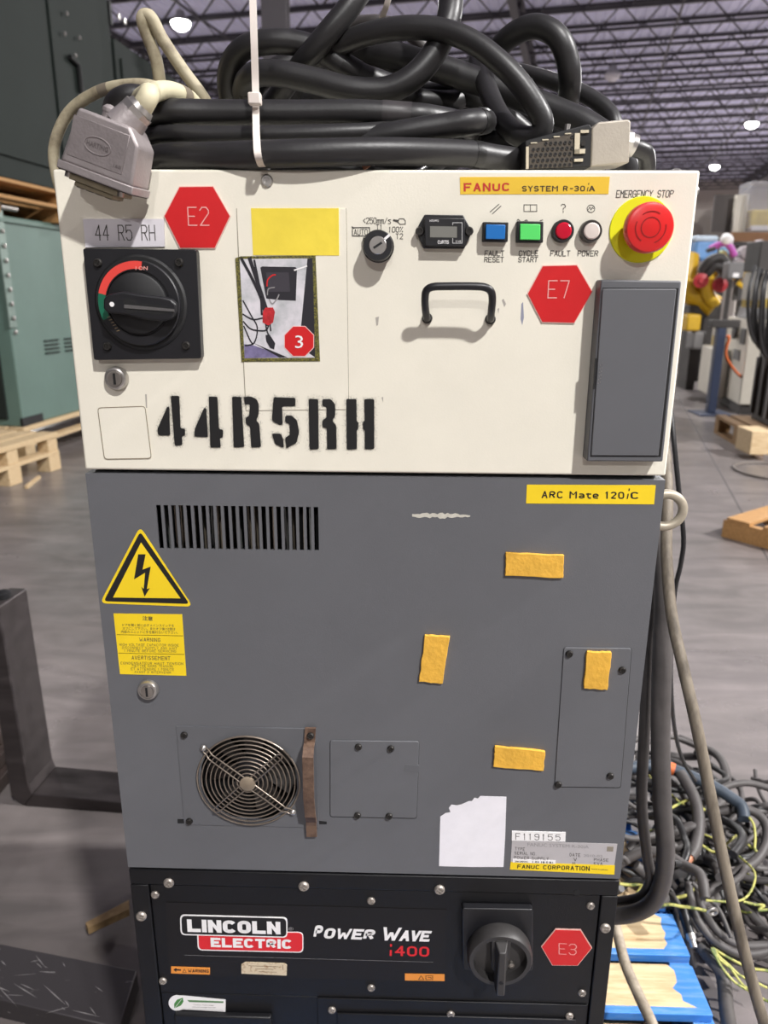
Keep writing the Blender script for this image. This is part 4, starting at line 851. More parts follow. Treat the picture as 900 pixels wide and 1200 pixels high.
# ================================================================== CABLES ON TOP
def depth(p): return (Vector(p)-CAM).dot(FW)
def cable(label, pts, wpx, mat=RUBBER, name='cable', cat='cable', group=None, parent=None, n=14, per=7, closed=False, tapes=(), rs=None, plabel=None):
    P = [AY(*p) if len(p) == 3 else p[3] for p in pts]; S = spline(P, per, closed)
    k = len(P)//2; r = wpx/2*depth(P[k])/FPX
    if parent is None and group in (G, GB): S = [Vector((p.x, p.y, max(p.z, 1.5+r) if -.3 < p.x < .3 and 0 < p.y < .5 else p.z)) for p in S]
    S = [Vector((p.x, p.y, max(p.z, (.142 if -.4 < p.x < .61 else .002)+r))) for p in S]
    o = MB().tube(S, r, n, closed).obj(name, mat, parent, smooth=60)
    if parent is None: tag(o, label, cat, group)
    elif plabel: o['label'] = plabel
    for (t0, t1, tm) in tapes:
        i0, i1 = int(t0*(len(S)-1)), max(int(t0*(len(S)-1))+2, int(t1*(len(S)-1)))
        MB().tube(S[i0:i1+1], r*1.035, n).obj('tape_wrap', tm, o, smooth=60)
    return o
G = 'black hoses coiled on top of the cabinet'; GB = 'beige cables at the left of the cabinet top'
# coil runs lying along the front edge: front run, right turn, back run, left turn
def loop(label, front, back_y, wpx, z_lift=0, **kw):
    F = [AY(*p) for p in front]; z = F[0].z
    a, c = F[-1], F[0]
    pts = F+[Vector((a.x+.045, a.y+.05, a.z)), Vector((a.x+.05, (a.y+back_y)/2, a.z)), Vector((a.x+.01, back_y, a.z)), Vector(((a.x+c.x)/2, back_y+.02, (a.z+c.z)/2)), Vector((c.x, back_y, c.z)), Vector((c.x-.05, (c.y+back_y)/2, c.z)), Vector((c.x-.045, c.y+.05, c.z))]
    S = spline(pts, 6, True); r = wpx/2*depth(F[len(F)//2])/FPX
    o = MB().tube(S, r, 16, True).obj('hose', RUBBER, smooth=60); tag(o, label, 'hose', G)
    return o, r, S
o, r, S = loop('bottom run of thick black hose lying along the cabinet top edge', [(196, 184, .03), (260, 182.5, .006), (350, 179.5, -.006), (450, 177.5, .004), (540, 180, .03), (572, 184, .045)], .40, 31)
MB().tube(S[26:29], r*1.03, 16).obj('tape_wrap', TAPE, o, smooth=60)
loop('middle run of thinner black hose sandwiched between two thick runs', [(190, 158, .055), (260, 158.5, .045), (350, 157.5, .04), (420, 155.5, .045), (470, 154, .06)], .37, 21)
o, r, S = loop('top straight run of thick black hose under the tangled loops', [(186, 132, .06), (250, 132, .06), (350, 132.5, .06), (420, 132, .06), (470, 135, .062), (505, 138, .068)], .38, 28.5)
MB().tube(S[21:27], r*1.04, 16).obj('tape_wrap', M('grey_tape', (56, 53, 54), .4, var=.3, scale=60), o, smooth=60)
o = cable('short black hose bending back with a taped end near the middle', [(425, 164, .05), (470, 156, .045), (520, 148, .045), (552, 143, .045), (566, 142, .06), (568, 143, .10), (560, 144, .2), (520, 150, .3)], 28, tapes=((.5, .58, TAPE),), name='hose', cat='hose', group=G)
cable('small black hose crossing low behind the taped end', [(560, 166, .12), (590, 163, .13), (620, 163, .15), (650, 170, .2), (670, 190, .25)], 20, name='hose', cat='hose', group=G)
cable('large round black loop at the left of the tangle', [(310, 210, .30), (285, 160, .24), (270, 118, .2), (268, 84, .18), (284, 58, .16), (315, 49, .15), (350, 51, .15), (380, 62, .15), (405, 78, .15), (425, 89, .155), (442, 95, .165), (470, 106, .2), (500, 125, .26)], 27, tapes=((.66, .73, TAPE),), name='hose', cat='hose', group=G)
cable('black hose sweeping up from the left loop to the top edge', [(300, 200, .32), (288, 130, .24), (286, 104, .17), (298, 88, .13), (325, 86, .12), (365, 94, .115), (410, 105, .11), (450, 106, .11), (482, 92, .11), (507, 65, .115), (522, 35, .12), (528, 5, .13), (524, -30, .15), (505, -60, .19), (460, -75, .25), (420, -40, .30)], 29, name='hose', cat='hose', group=G)
cable('straight black hose rising steeply to the upper right', [(300, 150, .26), (335, 100, .18), (355, 74, .145), (380, 44, .13), (405, 14, .13), (425, -14, .14), (450, -50, .17), (480, -90, .24), (520, -60, .33)], 27, name='hose', cat='hose', group=G)
cable('black hose arching over into a hanging front loop at the right', [(330, 130, .28), (352, 92, .2), (385, 62, .155), (425, 42, .13), (470, 33, .115), (515, 35, .105), (555, 50, .095), (592, 79, .085), (620, 112, .08), (636, 143, .08), (628, 160, .085), (606, 158, .10), (587, 138, .13), (574, 112, .17), (560, 70, .24)], 26, name='hose', cat='hose', group=G)
cable('thick black hose running to the pale connector at the right', [(340, 100, .35), (400, 68, .27), (450, 64, .24), (500, 76, .22), (550, 92, .21), (600, 110, .2), (650, 130, .185), (690, 148, .17), (722, 175, .16), (738, 215, .17)], 31, name='hose', cat='hose', group=G)
cable('slim black hose arching down behind the pale connector', [(520, 80, .33), (580, 80, .3), (630, 90, .27), (680, 108, .25), (712, 130, .23), (722, 155, .22), (726, 200, .24)], 19, name='hose', cat='hose', group=G)
cable('free black arch standing above the tangle at the right', [(540, 140, .32), (556, 100, .28), (580, 62, .24), (602, 40, .215), (628, 31, .2), (652, 42, .19), (664, 66, .19), (668, 96, .2), (664, 135, .25)], 27, name='hose', cat='hose', group=G)
cable('thin grey-black hose peeking over the back of the tangle', [(355, 75, .42), (385, 46, .4), (415, 29, .38), (445, 26, .36), (475, 36, .36), (510, 70, .38)], 15, RUBBER2, name='hose', cat='hose', group=G)
cable('short hose showing in the gap left of the big sweeping hose', [(405, 90, .3), (430, 76, .25), (455, 76, .24), (480, 84, .24), (500, 100, .27)], 15, name='hose', cat='hose', group=G)
cable('stub of black hose low behind the white cable tie', [(260, 130, .3), (280, 112, .2), (290, 110, .16), (300, 118, .2), (320, 140, .3)], 18, name='hose', cat='hose', group=G)
for lb, pts, wd in (('dark hose low in the middle of the tangle', [(300, 150, .3), (350, 118, .25), (420, 115, .22), (480, 116, .22), (530, 118, .24), (570, 100, .3)], 24),
                    ('dark hose filling the back left of the tangle', [(280, 140, .34), (310, 90, .3), (360, 70, .3), (420, 80, .3), (470, 100, .32), (540, 130, .35)], 24),
                    ('dark hose bending beneath the arch', [(430, 130, .3), (490, 112, .26), (545, 112, .25), (590, 135, .28), (630, 165, .3), (680, 180, .33)], 24),
                    ('dark hose along the back of the cabinet top', [(240, 175, .4), (320, 120, .38), (420, 95, .36), (520, 100, .36), (620, 130, .38), (690, 175, .4)], 26),
                    ('dark hose seen through the gap beside the straight hose', [(310, 165, .32), (345, 112, .27), (390, 86, .26), (440, 88, .27), (500, 92, .3), (560, 120, .34)], 22),
                    ('dark hose under the hanging front loop', [(430, 175, .2), (500, 160, .2), (560, 158, .2), (610, 172, .22), (660, 195, .26)], 22)):
    cable(lb, pts, wd, name='hose', cat='hose', group=G)
# zip ties
def strap(label, pts, wd, y_tan=None):
    P = spline([AY(*p) for p in pts], 6); t = thing('cable_tie', label, 'cable tie', P[-1], 'white cable ties')
    sd = RT.copy(); n = len(P); MB().ribbon(P, sd, (0, -.9, .3), wd, .0012).obj('strap', NYLON, t, smooth=50); return t
t = strap('long white nylon cable tie standing up around the front hoses at the left', [(295.5, -40, .035), (296.5, 0, .03), (298, 50, .027), (299.5, 100, .03), (300, 130, .022), (300.5, 155, .008), (301, 165, -.012), (301.8, 178, -.0235), (304, 189, -.021), (308, 196, -.006), (318, 197, .008)], .0064)
c = AY(299.5, 117, .02); MB().box(c.x-.0058, c.x+.0058, c.y-.008, c.y+.002, c.z-.005, c.z+.005).obj('tie_head', NYLON, t, bevel=.0012)
strap('white nylon cable tie end slanting out of the picture above the tangle', [(464, -40, .2), (455, 0, .21), (449, 18, .22), (443, 33, .235), (438, 50, .26)], .0066)
# small debris on the top edge
tag(MB().tube([AY(426, 197, .02), AY(432, 193, .018), AY(437, 189, .02)], .0022, 8).obj('wire_end', COPPER, smooth=50), 'tiny copper wire end on the top edge of the cabinet', 'wire')
# beige cables
GB = 'beige cables at the left of the cabinet top'
cable('beige cable arching over the top left corner of the cabinet', [(125, 420, .2), (105, 330, .2), (80, 250, .2), (66, 205, .2), (64, 170, .2), (80, 133, .2), (112, 109, .19), (150, 99.5, .18), (185, 103, .18), (230, 125, .2), (260, 150, .26)], 13, BEIGE, group=GB, tapes=((.62, .655, M('faded_band', (120, 110, 96), .6)),))
cable('tall beige cable folded sharply above the left coil', [(205, 150, .22), (190, 108, .2), (183, 70, .19), (172, 40, .185), (167, 24, .18), (170, 18, .18), (178, 22, .18), (190, 45, .185), (213, 80, .19), (240, 117, .195), (265, 160, .22)], 15, BEIGE, group=GB)
tag(MB().tube(spline([AY(132, 128, .10), AY(138, 118, .07), AY(156, 112, .065), AY(190, 120, .08), AY(220, 132, .12)], 8), .0105, 16).obj('hose', RUBBER, smooth=60), 'rounded black hose bend behind the beige cable gland', 'hose', G)
# ---- left connector: hood hanging over the front
def frame(c, roll, yaw=0.0, pitch=0.0): return Matrix.Translation(c) @ Matrix.Rotation(yaw, 4, 'Z') @ Matrix.Rotation(pitch, 4, 'X') @ Matrix.Rotation(roll, 4, 'Y')
c = AY(130, 175, -.028)
LC = thing('multipin_connector', 'grey metal multi-pin connector hood hanging over the top left corner', 'connector', c)
T = frame(c, math.radians(19.5), math.radians(-4), math.radians(2))
def tb(parent, name, mat, f, **kw):
    b = MB(); f(b); b.v = [T @ v for v in b.v]; return b.obj(name, mat, parent, **kw)
HW, HT, DP = .0325, .0235, .019
out = [(-HW+.006, HT), (HW-.012, HT), (HW-.001, HT-.013), (HW+.001, -HT), (-HW-.001, -HT)]
HOOD = tb(LC, 'hood', ALU, lambda b: b.prism([(x, -DP, z_) for x, z_ in out], (0, DP*2, 0)), bevel=.0028, seg=3)
tb(LC, 'hood_rim', ALU, lambda b: b.plate(-HW-.0025, HW+.0025, -HT-.006, -HT+.001, -DP-.001, DP+.001, []), bevel=.001)
tb(LC, 'rim_shadow_gap', BLACKM, lambda b: b.box(-HW-.0012, HW+.0012, -DP+.0005, DP-.0005, -HT-.0066, -HT-.0055))
tb(LC, 'insert', M('tan_insert', (142, 132, 108), .55, var=.12, scale=90), lambda b: (b.box(-HW+.007, HW-.010, -DP+.004, DP-.006, -HT-.012, -HT-.006), b.box(-HW+.012, HW-.016, -DP+.0065, DP-.009, -HT-.016, -HT-.012)), bevel=.001, seg=1)
tb(LC, 'insert_core', M('dark_insert', (60, 52, 42), .6, var=.2, scale=90), lambda b: [b.box(-HW+.014+i*.009, -HW+.020+i*.009, -DP+.008, DP-.011, -HT-.0166, -HT-.0158) for i in range(4)])
for s in (-1, 1): tb(LC, 'insert_screw', STEEL, lambda b: b.cyl((s*(HW-.006)-(.004 if s > 0 else 0), -DP+.006, -HT-.006), (s*(HW-.006)-(.004 if s > 0 else 0), -DP+.006, -HT-.011), .003, 10), smooth=40)
tb(LC, 'recessed_face', M('alu_face', (146, 138, 138), .5, metal=.5, var=.12, scale=60, bump=.2, bscale=400), lambda b: b.box(-HW+.004, HW-.010, -DP-.0005, -DP+.001, -HT+.007, HT-.007), bevel=.0004, seg=1)
def oval(b, rx, rz, h, th):
    P = [(-.003+rx*math.cos(2*math.pi*i/40), -DP-h, -.001+rz*math.sin(2*math.pi*i/40)) for i in range(40)]; b.tube([Vector(p) for p in P], th, 6, True)
tb(LC, 'oval_emblem', ALU, lambda b: oval(b, .012, .0068, .0006, .0006), smooth=60)
def word(parent, s, x0, x1, z0, z1, y, mat, bold=.02):
    cu = bpy.data.curves.new('t', 'FONT'); cu.body = s; cu.offset = bold; cu.resolution_u = 2; ob = bpy.data.objects.new('t', cu); me = bpy.data.meshes.new_from_object(ob); bpy.data.objects.remove(ob); bpy.data.curves.remove(cu)
    xs = [v.co.x for v in me.vertices]; ys = [v.co.y for v in me.vertices]; a0, a1, b0, b1 = min(xs), max(xs), min(ys), max(ys)
    for v in me.vertices: v.co = T @ Vector((x0+(x1-x0)*(v.co.x-a0)/(a1-a0), y, z0+(z1-z0)*(v.co.y-b0)/(b1-b0)))
    me.materials.clear(); me.materials.append(mat); link('embossed_lettering', me, parent)
word(LC, 'HARTING', -.0128, .0068, -.0030, .0010, -DP-.0009, M('relief_shade_alu', (108, 100, 100), .5, metal=.3), .01); word(LC, '16B', .014, .021, -.0125, -.0098, -DP-.0008, MATS['relief_shade_alu'], .01)  # flat letters, relief shading put in as a darker metal tone
tb(LC, 'neck', ALU, lambda b: b.cyl((.006, 0, HT-.004), (.0135, .002, HT+.011), .0165, 20, .014), smooth=40)
tb(LC, 'gland_nut', SILVER, lambda b: (b.cyl((.012, .002, HT+.009), (.016, .003, HT+.016), .0145, 8, .0145), b.cyl((.016, .003, HT+.016), (.018, .0035, HT+.020), .0125, 20, .011)), smooth=25)
tb(LC, 'locking_stud', ALU, lambda b: (b.cyl((-.010, .004, HT-.002), (-.010, .004, HT+.006), .0055, 12), b.lathe((-.010, .004, HT+.005), [(.0062, 0), (.0062, .003), (.003, .006), (.0001, .0065)], (0, 0, 1), 12)), smooth=40)
gp = T @ Vector((.018, .0035, HT+.019)); gd = (T.to_3x3() @ Vector((.25, .05, .9))).normalized()
S = spline([gp-gd*.006, gp+gd*.012, AY(166, 116, .015), AY(190, 106, .05), AY(215, 112, .09), AY(232, 128, .14), AY(250, 160, .2)], 8)
MB().tube(S, .0088, 14).obj('cable', M('clean_beige_cable', (206, 198, 168), .55, rgb2=(150, 138, 108), scale=26, thr=(.5, .75)), LC, smooth=60)
i0 = int(len(S)*.62); MB().tube(S[i0:i0+4], .0091, 14).obj('marker_band', MATS['faded_band'], LC, smooth=60)
# ---- right connector lying on the cabinet top
c = AY(672, 176, .06)
RCN = thing('multipin_connector', 'pale multi-pin connector with exposed pin block lying at the right of the cabinet top', 'connector', (c.x, c.y, 1.5))
T = frame(Vector((c.x, c.y, c.z)), math.radians(-3), math.radians(5), 0)
tb(RCN, 'hood', ALU2, lambda b: b.prism([(x, -.018, z_) for x, z_ in ((.012, .016), (.018, .021), (.048, .0225), (.050, .020), (.050, -.016), (.012, -.018))], (0, .036, 0)), bevel=.002)
tb(RCN, 'hood_lip', BLACKM, lambda b: b.prism([(x, -.0165, z_) for x, z_ in ((-.052, .008), (.010, .020), (.013, .016), (.013, -.018), (-.052, -.018))], (0, .034, 0)), bevel=.001, seg=1)
PINM = M('pin_block', (74, 66, 56), .6)
INS = tb(RCN, 'pin_block', PINM, lambda b: b.prism([(x, -.0175, z_) for x, z_ in ((-.049, .0035), (-.006, .0125), (-.006, -.0175), (-.049, -.0175))], (0, .004, 0)))
pm = MB().lathe((0, 0, 0), [(.0017, 0), (.0017, .0008), (.0009, .0008), (.0009, .0002), (.0001, .0002)], (0, -1, 0), 8).mesh('pin_socket', M('socket_dark', (24, 20, 18), .6))
for i in range(9):
    for k in range(6):
        x = -.0465+i*.0047+(k % 2)*.002; z_ = -.0155+k*.0049
        if z_ > .0015+(x+.049)*.2: continue
        link('pin_socket', pm, INS, mw=T @ Matrix.Translation((x, -.0175, z_)))
CL = M('ivory_clip', (196, 186, 164), .5)
tb(RCN, 'block_edge', CL, lambda b: [b.box(-.047+i*.011, -.041+i*.011, -.0182, -.0165, .0046+i*.0023, .0056+i*.0023) for i in range(4)]+[b.box(-.0515, -.049, -.018, -.014, -.0175, .002)])
tb(RCN, 'latch_clip', CL, lambda b: (b.box(-.0045, .0005, -.0185, -.015, -.006, .012), b.box(-.0045, .006, -.0185, -.015, -.006, -.002), b.box(-.0045, .004, -.0185, -.015, -.013, -.0105), b.box(.001, .009, -.0185, -.015, .012, .0145)))
tb(RCN, 'latch_screw', DARKSCR, lambda b: b.cyl((.004, -.0185, .003), (.004, -.0165, .003), .0025, 10))
tb(RCN, 'hood_stud', SILVER, lambda b: b.cyl((-.006, .004, .016), (-.005, .004, .024), .0028, 10), smooth=40)
tb(RCN, 'gland_nut', SILVER, lambda b: (b.cyl((.050, 0, .004), (.056, 0, .003), .0125, 8), b.cyl((.056, 0, .003), (.061, 0, .001), .0108, 18)), smooth=25)
gp = T @ Vector((.060, 0, .001))
MB().tube(spline([gp-Vector((.004, 0, 0)), gp+Vector((.008, .004, -.002)), gp+Vector((.017, .012, -.006)), Vector((gp.x+.026, gp.y+.04, 1.5105)), Vector((gp.x+.026, gp.y+.10, 1.5095)), Vector((gp.x+.01, gp.y+.2, 1.5095)), Vector((gp.x-.05, gp.y+.3, 1.5095))], 7), .0085, 14).obj('cable', RUBBER, RCN, smooth=60)
tag(MB().lathe((AY(793, 197, .03).x, .03, 1.5), [(.006, 0), (.006, .003), (.003, .0055), (.0001, .006)], (0, 0, 1), 12).obj('loose_bolt', SILVER, smooth=40), 'small bolt head on the top right corner of the cabinet', 'bolt')
# ================================================================== HANGING CABLES AT THE RIGHT
GH = 'cables hanging down the right side of the cabinet'
cable('long dirty grey-brown cable hanging to the lower right corner', [(772, 470, .30), (780, 540, .22), (782, 590, .18), (781, 650, .15), (787, 720, .12), (800, 780, .09), (816, 850, .06), (832, 930, .04), (848, 1010, .02), (866, 1090, .0), (884, 1160, -.01), (905, 1240, -.02), (912, 1330, .0), (890, 1420, .05)], 14, BROWNC, group=GH)
cable('thick black hose hanging beside the grey door and curling under', [(765, 560, .30), (774, 640, .22), (779, 700, .20), (776, 770, .19), (774, 860, .18), (776, 940, .18), (780, 1000, .19), (774, 1040, .21), (760, 1062, .23), (735, 1072, .26), (700, 1074, .3), (660, 1074, .4)], 21, RUBBER2, group=GH)
cable('slimmer black cable hanging between the grey door and the thick hose', [(764, 580, .34), (766, 680, .24), (760, 760, .22), (755, 860, .21), (752, 940, .21), (758, 1000, .22), (762, 1030, .23), (752, 1050, .26), (730, 1056, .29), (690, 1058, .34)], 12.5, RUBBER2, group=GH)
cable('thin black cable curving out past the pale lifting eye', [(786, 480, .35), (790, 520, .33), (796, 580, .32), (801, 630, .32), (798, 660, .33), (790, 700, .34), (786, 780, .38), (790, 850, .44), (800, 890, .5), (815, 915, .55)], 5.5, RUBBER, group=GH)
cable('old whitish hose leaning on the blue pallet beside the power source', [(700, 1000, .5), (716, 1060, .42), (724, 1095, .36), (733, 1130, .3), (748, 1165, .25), (764, 1200, .2), (782, 1250, .15), (790, 1330, .1)], 13, M('whitish_hose', (176, 164, 146), .6, rgb2=(120, 108, 94), scale=40, thr=(.4, .7)), group=GH)
# ================================================================== CABLE HEAP
GP_ = 'tangled cables heaped beside the blue pallet'
def hz(py): return .02+max(0, min(1, (1160-py)/270))*.22
def hcab(label, pts, wpx, mat=RUBBER2, dz=0.0, name='cable', cat='cable', **kw):
    P = [AZ(px, py, max(.008, hz(py)+dz)) for px, py in pts]; S = spline(P, 6); r = wpx/2*depth(P[len(P)//2])/FPX
    o = MB().tube(S, r, 10).obj(name, mat, smooth=60); tag(o, label, cat, GP_); return o, S, r
zc = lambda x, y: (720+.2*x, 880+.2*y); zd = lambda x, y: (700+.2222*x, 1030+.2222*y)
o, S, r = hcab('thick slate-blue cable with an orange band at the back of the heap', [zc(*p) for p in ((40, 110), (180, 85), (300, 95), (400, 130), (500, 170), (600, 220), (670, 265), (740, 320), (760, 400))], 14, NAVY, .05)
MB().tube(S[10:16], r*1.06, 12).obj('orange_band', ORANGE, o, smooth=60)
o, S, r = hcab('black cable end with bare copper hanging over the heap', [zc(*p) for p in ((385, 130), (430, 200), (470, 280), (492, 380), (490, 480), (470, 570), (440, 620))], 14, RUBBER2, .06); MB().tube([S[-1], S[-1]+(S[-1]-S[-2]).normalized()*.025], r*.75, 10).obj('bare_copper', COPPER, o, smooth=60)
hcab('fat black cable ring at the right of the heap', [zc(*p) for p in ((560, 370), (660, 345), (770, 340), (850, 380), (892, 450), (885, 550), (830, 640), (740, 700), (620, 780), (520, 850))], 11, RUBBER2, .03)
hcab('dark cable arching over the back right of the heap', [zc(*p) for p in ((560, 260), (640, 215), (720, 192), (800, 190), (900, 218), (1000, 260))], 8, RUBBER2, .04)
o, S, r = hcab('green and yellow earth wire looped in front of the thick hose', [zc(*p) for p in ((210, 760), (260, 690), (330, 660), (400, 650), (465, 685), (490, 750), (455, 825), (390, 855), (300, 860), (200, 850))], 3.8, GYW, .05, 'earth_wire', 'wire')
hcab('lower coil of black cable curving beside the pallet', [zd(*p) for p in ((480, 20), (490, 90), (520, 200), (600, 310), (720, 385), (820, 395), (900, 380))], 10, RUBBER2, .05)
hcab('second coil of black cable beside the pallet', [zd(*p) for p in ((525, 20), (540, 120), (590, 220), (660, 300), (760, 350), (900, 350))], 10, RUBBER2, .05)
hcab('thin black cable crossing the coils', [zd(*p) for p in ((500, 20), (560, 80), (640, 160), (690, 270), (705, 310))], 5, RUBBER2, .07)
hcab('grey hose running along the pallet edge', [zd(*p) for p in ((540, 340), (590, 410), (650, 480), (670, 560), (680, 680), (700, 800))], 17, M('grey_hose', (78, 74, 72), .6, var=.2, scale=20), .02)
for i, (a, c, e) in enumerate((((600, 362), (700, 470), (850, 620)), ((605, 360), (690, 450), (835, 545)), ((600, 370), (660, 470), (800, 590)), ((610, 365), (720, 430), (900, 485)))):
    hcab('yellow wire of the fan-shaped bundle at the lower right', [zd(*a), zd((a[0]+c[0])/2-6+i*5, (a[1]+c[1])/2+8), zd(*c), zd((e[0]+c[0])/2-8, (e[1]+c[1])/2+12), zd(*e), zd(e[0]+60, e[1]+30)], 3, GYW, .05, 'earth_wire', 'wire')
o, S, r = hcab('earth wire ending in a ring terminal on the heap', [zd(*p) for p in ((300, 150), (375, 135), (440, 145), (500, 152), (560, 165), (585, 172))], 3.6, GYW, .09, 'earth_wire', 'wire')
e = S[-1]; MB().tube([e+RT*.008+(RT*math.cos(a)+UP*.8*math.sin(a)-FW*.3*math.sin(a))*.0095 for a in [2*math.pi*k/20 for k in range(20)]], .0035, 8, True).obj('ring_terminal', SILVER, o, smooth=60)
hcab('yellow wire strand sticking out between black cables', [zc(*p) for p in ((450, 520), (510, 550), (580, 590), (640, 560), (700, 505), (750, 480))], 3, GYW, .05, 'earth_wire', 'wire')
hcab('short yellow wire hanging inside the cable ring', [zc(*p) for p in ((790, 390), (815, 430), (825, 500), (822, 570), (835, 590))], 3, GYW, .06, 'earth_wire', 'wire')
hcab('yellow wire showing behind the slimmer hanging cable', [zc(*p) for p in ((30, 780), (100, 785), (160, 785), (130, 850), (200, 855))], 3.6, GYW, .07, 'earth_wire', 'wire')
hcab('yellow wire at the back of the heap under the slate cable', [zc(*p) for p in ((310, 350), (350, 325), (410, 295), (470, 290), (530, 350))], 3, GYW, .05, 'earth_wire', 'wire')
hcab('yellow wire lying at the right edge of the heap', [zd(*p) for p in ((770, 120), (830, 135), (880, 140), (850, 165), (920, 160))], 3, GYW, .06, 'earth_wire', 'wire')
o, S, r = hcab('black plug with a silver collar lying at the pallet edge', [zd(*p) for p in ((450, 150), (465, 200), (480, 255), (490, 290))], 10, BLACKP, .06, 'cable_plug', 'plug'); e = S[-1]; d = (S[-1]-S[-3]).normalized(); MB().tube([e, e+d*.012, e+d*.013, e+d*.025], 0, 10, rs=[r*1.15, r*1.15, r*.85, r*.85]).obj('plug_collar', SILVER, o, smooth=40)
rg = random.Random(11)
for i in range(120):
    if i < 34: px, py = rg.uniform(735, 800), rg.uniform(890, 1055)
    else:
        px, py = rg.uniform(750, 930), rg.uniform(905, 1085)
        if py > 1050 and px < 815: px += 60
    over = i < 34; zb_ = .16+rg.uniform(0, .08) if over else hz(py)*.6
    cx = AZ(px, py, zb_); R_ = rg.uniform(.05, .17); a0 = rg.random()*6.28; sw = rg.uniform(1.2, 3.6); el = rg.uniform(.5, 1)
    ax = rg.random()*3.14; ph = rg.random()*6; pts = []
    for k in range(7):
        a = a0+sw*k/6; x, y = R_*math.cos(a), R_*el*math.sin(a); X_, Y_ = cx.x+x*math.cos(ax)-y*math.sin(ax), cx.y+x*math.sin(ax)+y*math.cos(ax)
        if Y_ < .66: X_ = max(X_, .335)
        pts.append(Vector((X_, max(Y_, .46) if X_ < .66 else Y_, max(.155 if X_ < .625 else .012, cx.z+rg.uniform(-.012, .012)+.03*math.sin(a+ph)))))
    r = rg.choice((.005, .006, .007, .008, .010, .011, .012)); wire = i % 11 == 7
    o = MB().tube(spline(pts, 5), .0022 if wire else r, 8).obj('earth_wire' if wire else 'cable', GYW if wire else (RUBBER2 if i % 4 else RUBBER), smooth=60)
    tag(o, 'thin yellow earth wire woven through the black cable heap' if wire else 'black cable buried in the tangled heap beside the pallet', 'wire' if wire else 'cable', 'earth wires woven through the heap' if wire else GP_)
# ================================================================== LEFT BACKGROUND: green cabinets on skids
def obx(name, c, ax, L, D, z0, z1, mat, parent=None, l0=0.0, d0=0.0, bevel=0, **kw):
    """box with corner c (x,y), long side L along ax (unit xy), depth D to the left of ax (away)"""
    ax = Vector((ax[0], ax[1], 0)).normalized(); n = Vector((-ax.y, ax.x, 0)); o_ = Vector((c[0], c[1], 0))+ax*l0+n*d0
    T = Matrix(((ax.x, n.x, 0, o_.x), (ax.y, n.y, 0, o_.y), (0, 0, 1, 0), (0, 0, 0, 1)))
    return MB().box(0, L, 0, D, z0, z1, T).obj(name, mat, parent, bevel=bevel, **kw)
def skid(name, label, c, ax, L, D, z, mat, tiers, nb=7, group=None):
    """pallet: lower runners, bottom boards, blocks, deck boards along ax"""
    t = thing(name, label, 'pallet', (c[0], c[1], z), group); h = .145/1.0
    for k in range(tiers):
        zz = z+k*h
        for d in (0, D/2-.05, D-.1): obx('bottom_board', c, ax, L, .1, zz, zz+.02, mat, t, 0, d, bevel=.002)
        for i in range(3):
            for d in (0, D/2-.05, D-.1): obx('block', c, ax, .13, .1, zz+.02, zz+.1, mat, t, i*(L-.13)/2, d, bevel=.002)
        for d in (0, D/2-.05, D-.1): obx('stringer_board', c, ax, L, .1, zz+.1, zz+.122, mat, t, 0, d, bevel=.002)
        if k == tiers-1:
            for i in range(nb): obx('deck_board', c, ax, L/nb*.8, D, zz+.122, zz+.145, mat, t, i*L/nb+L/nb*.1*random.random(), 0, bevel=.002)
    return t
GG = 'green electrical enclosures stacked at the left'
cA = AZ(27, 500, .30); cB = AZ(97, 480, .30); ax = (cB-cA).normalized(); nx = Vector((-ax.y, ax.x, 0))
ztop = 2.03
d_ = ray(17, 251); t_ = ((cA.x-CAM.x)*RT.x+(cA.y-CAM.y)*RT.y)
tt = (cA.y-CAM.y)/d_.y; ztop = CAM.z+d_.z*tt
LG = thing('green_enclosure', 'lower green steel enclosure with vent louvres standing on wooden skids', 'electrical cabinet', (cA.x, cA.y, .30), GG)
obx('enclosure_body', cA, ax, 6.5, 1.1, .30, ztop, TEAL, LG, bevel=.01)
obx('door_panel', cA, ax, .03, .9, .36, ztop-.06, TEALD, LG, -.02, .12, bevel=.004)  # end face turned from the light, its shade put in as darker green
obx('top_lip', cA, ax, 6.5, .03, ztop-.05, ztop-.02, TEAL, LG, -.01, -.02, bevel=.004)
CHN = M('pale_bracket', (128, 146, 138), .4, metal=.3)
BRK = obx('corner_angle', cA, ax, .10, .012, 1.1, ztop+.10, CHN, LG, -.02, -.014, bevel=.004)
e0 = cA+ax*.03-nx*.02; MB().cyl((e0.x, e0.y, ztop+.06), (e0.x+.22*ax.x, e0.y+.22*ax.y, ztop+.06), .022, 10).obj('bracket_pin', SILVER, LG, smooth=40)
for i in range(8):
    z_ = ztop-.12-i*.11; MB().lathe(Vector((e0.x, e0.y, z_)), [(.018, 0), (.018, .01), (.008, .016)], -nx, 8).obj('bracket_bolt', SILVER, LG, smooth=40)
for i in range(4):
    for k in range(2): obx('louvre', cA, ax, .22, .016, .86+i*.035, .872+i*.035, TEALD, LG, .45+k*.32, -.012)
obx('foot_gap', cA, ax, .3, .02, .30, .37, BLACKM, LG, -.005, -.006)
for z_ in (1.05, 1.4, .7): 
    p = cA-ax*.025+nx*.16; MB().box(p.x-.03, p.x-.01, p.y-.015, p.y+.015, z_, z_+.10).obj('door_hinge', TEALD, LG)
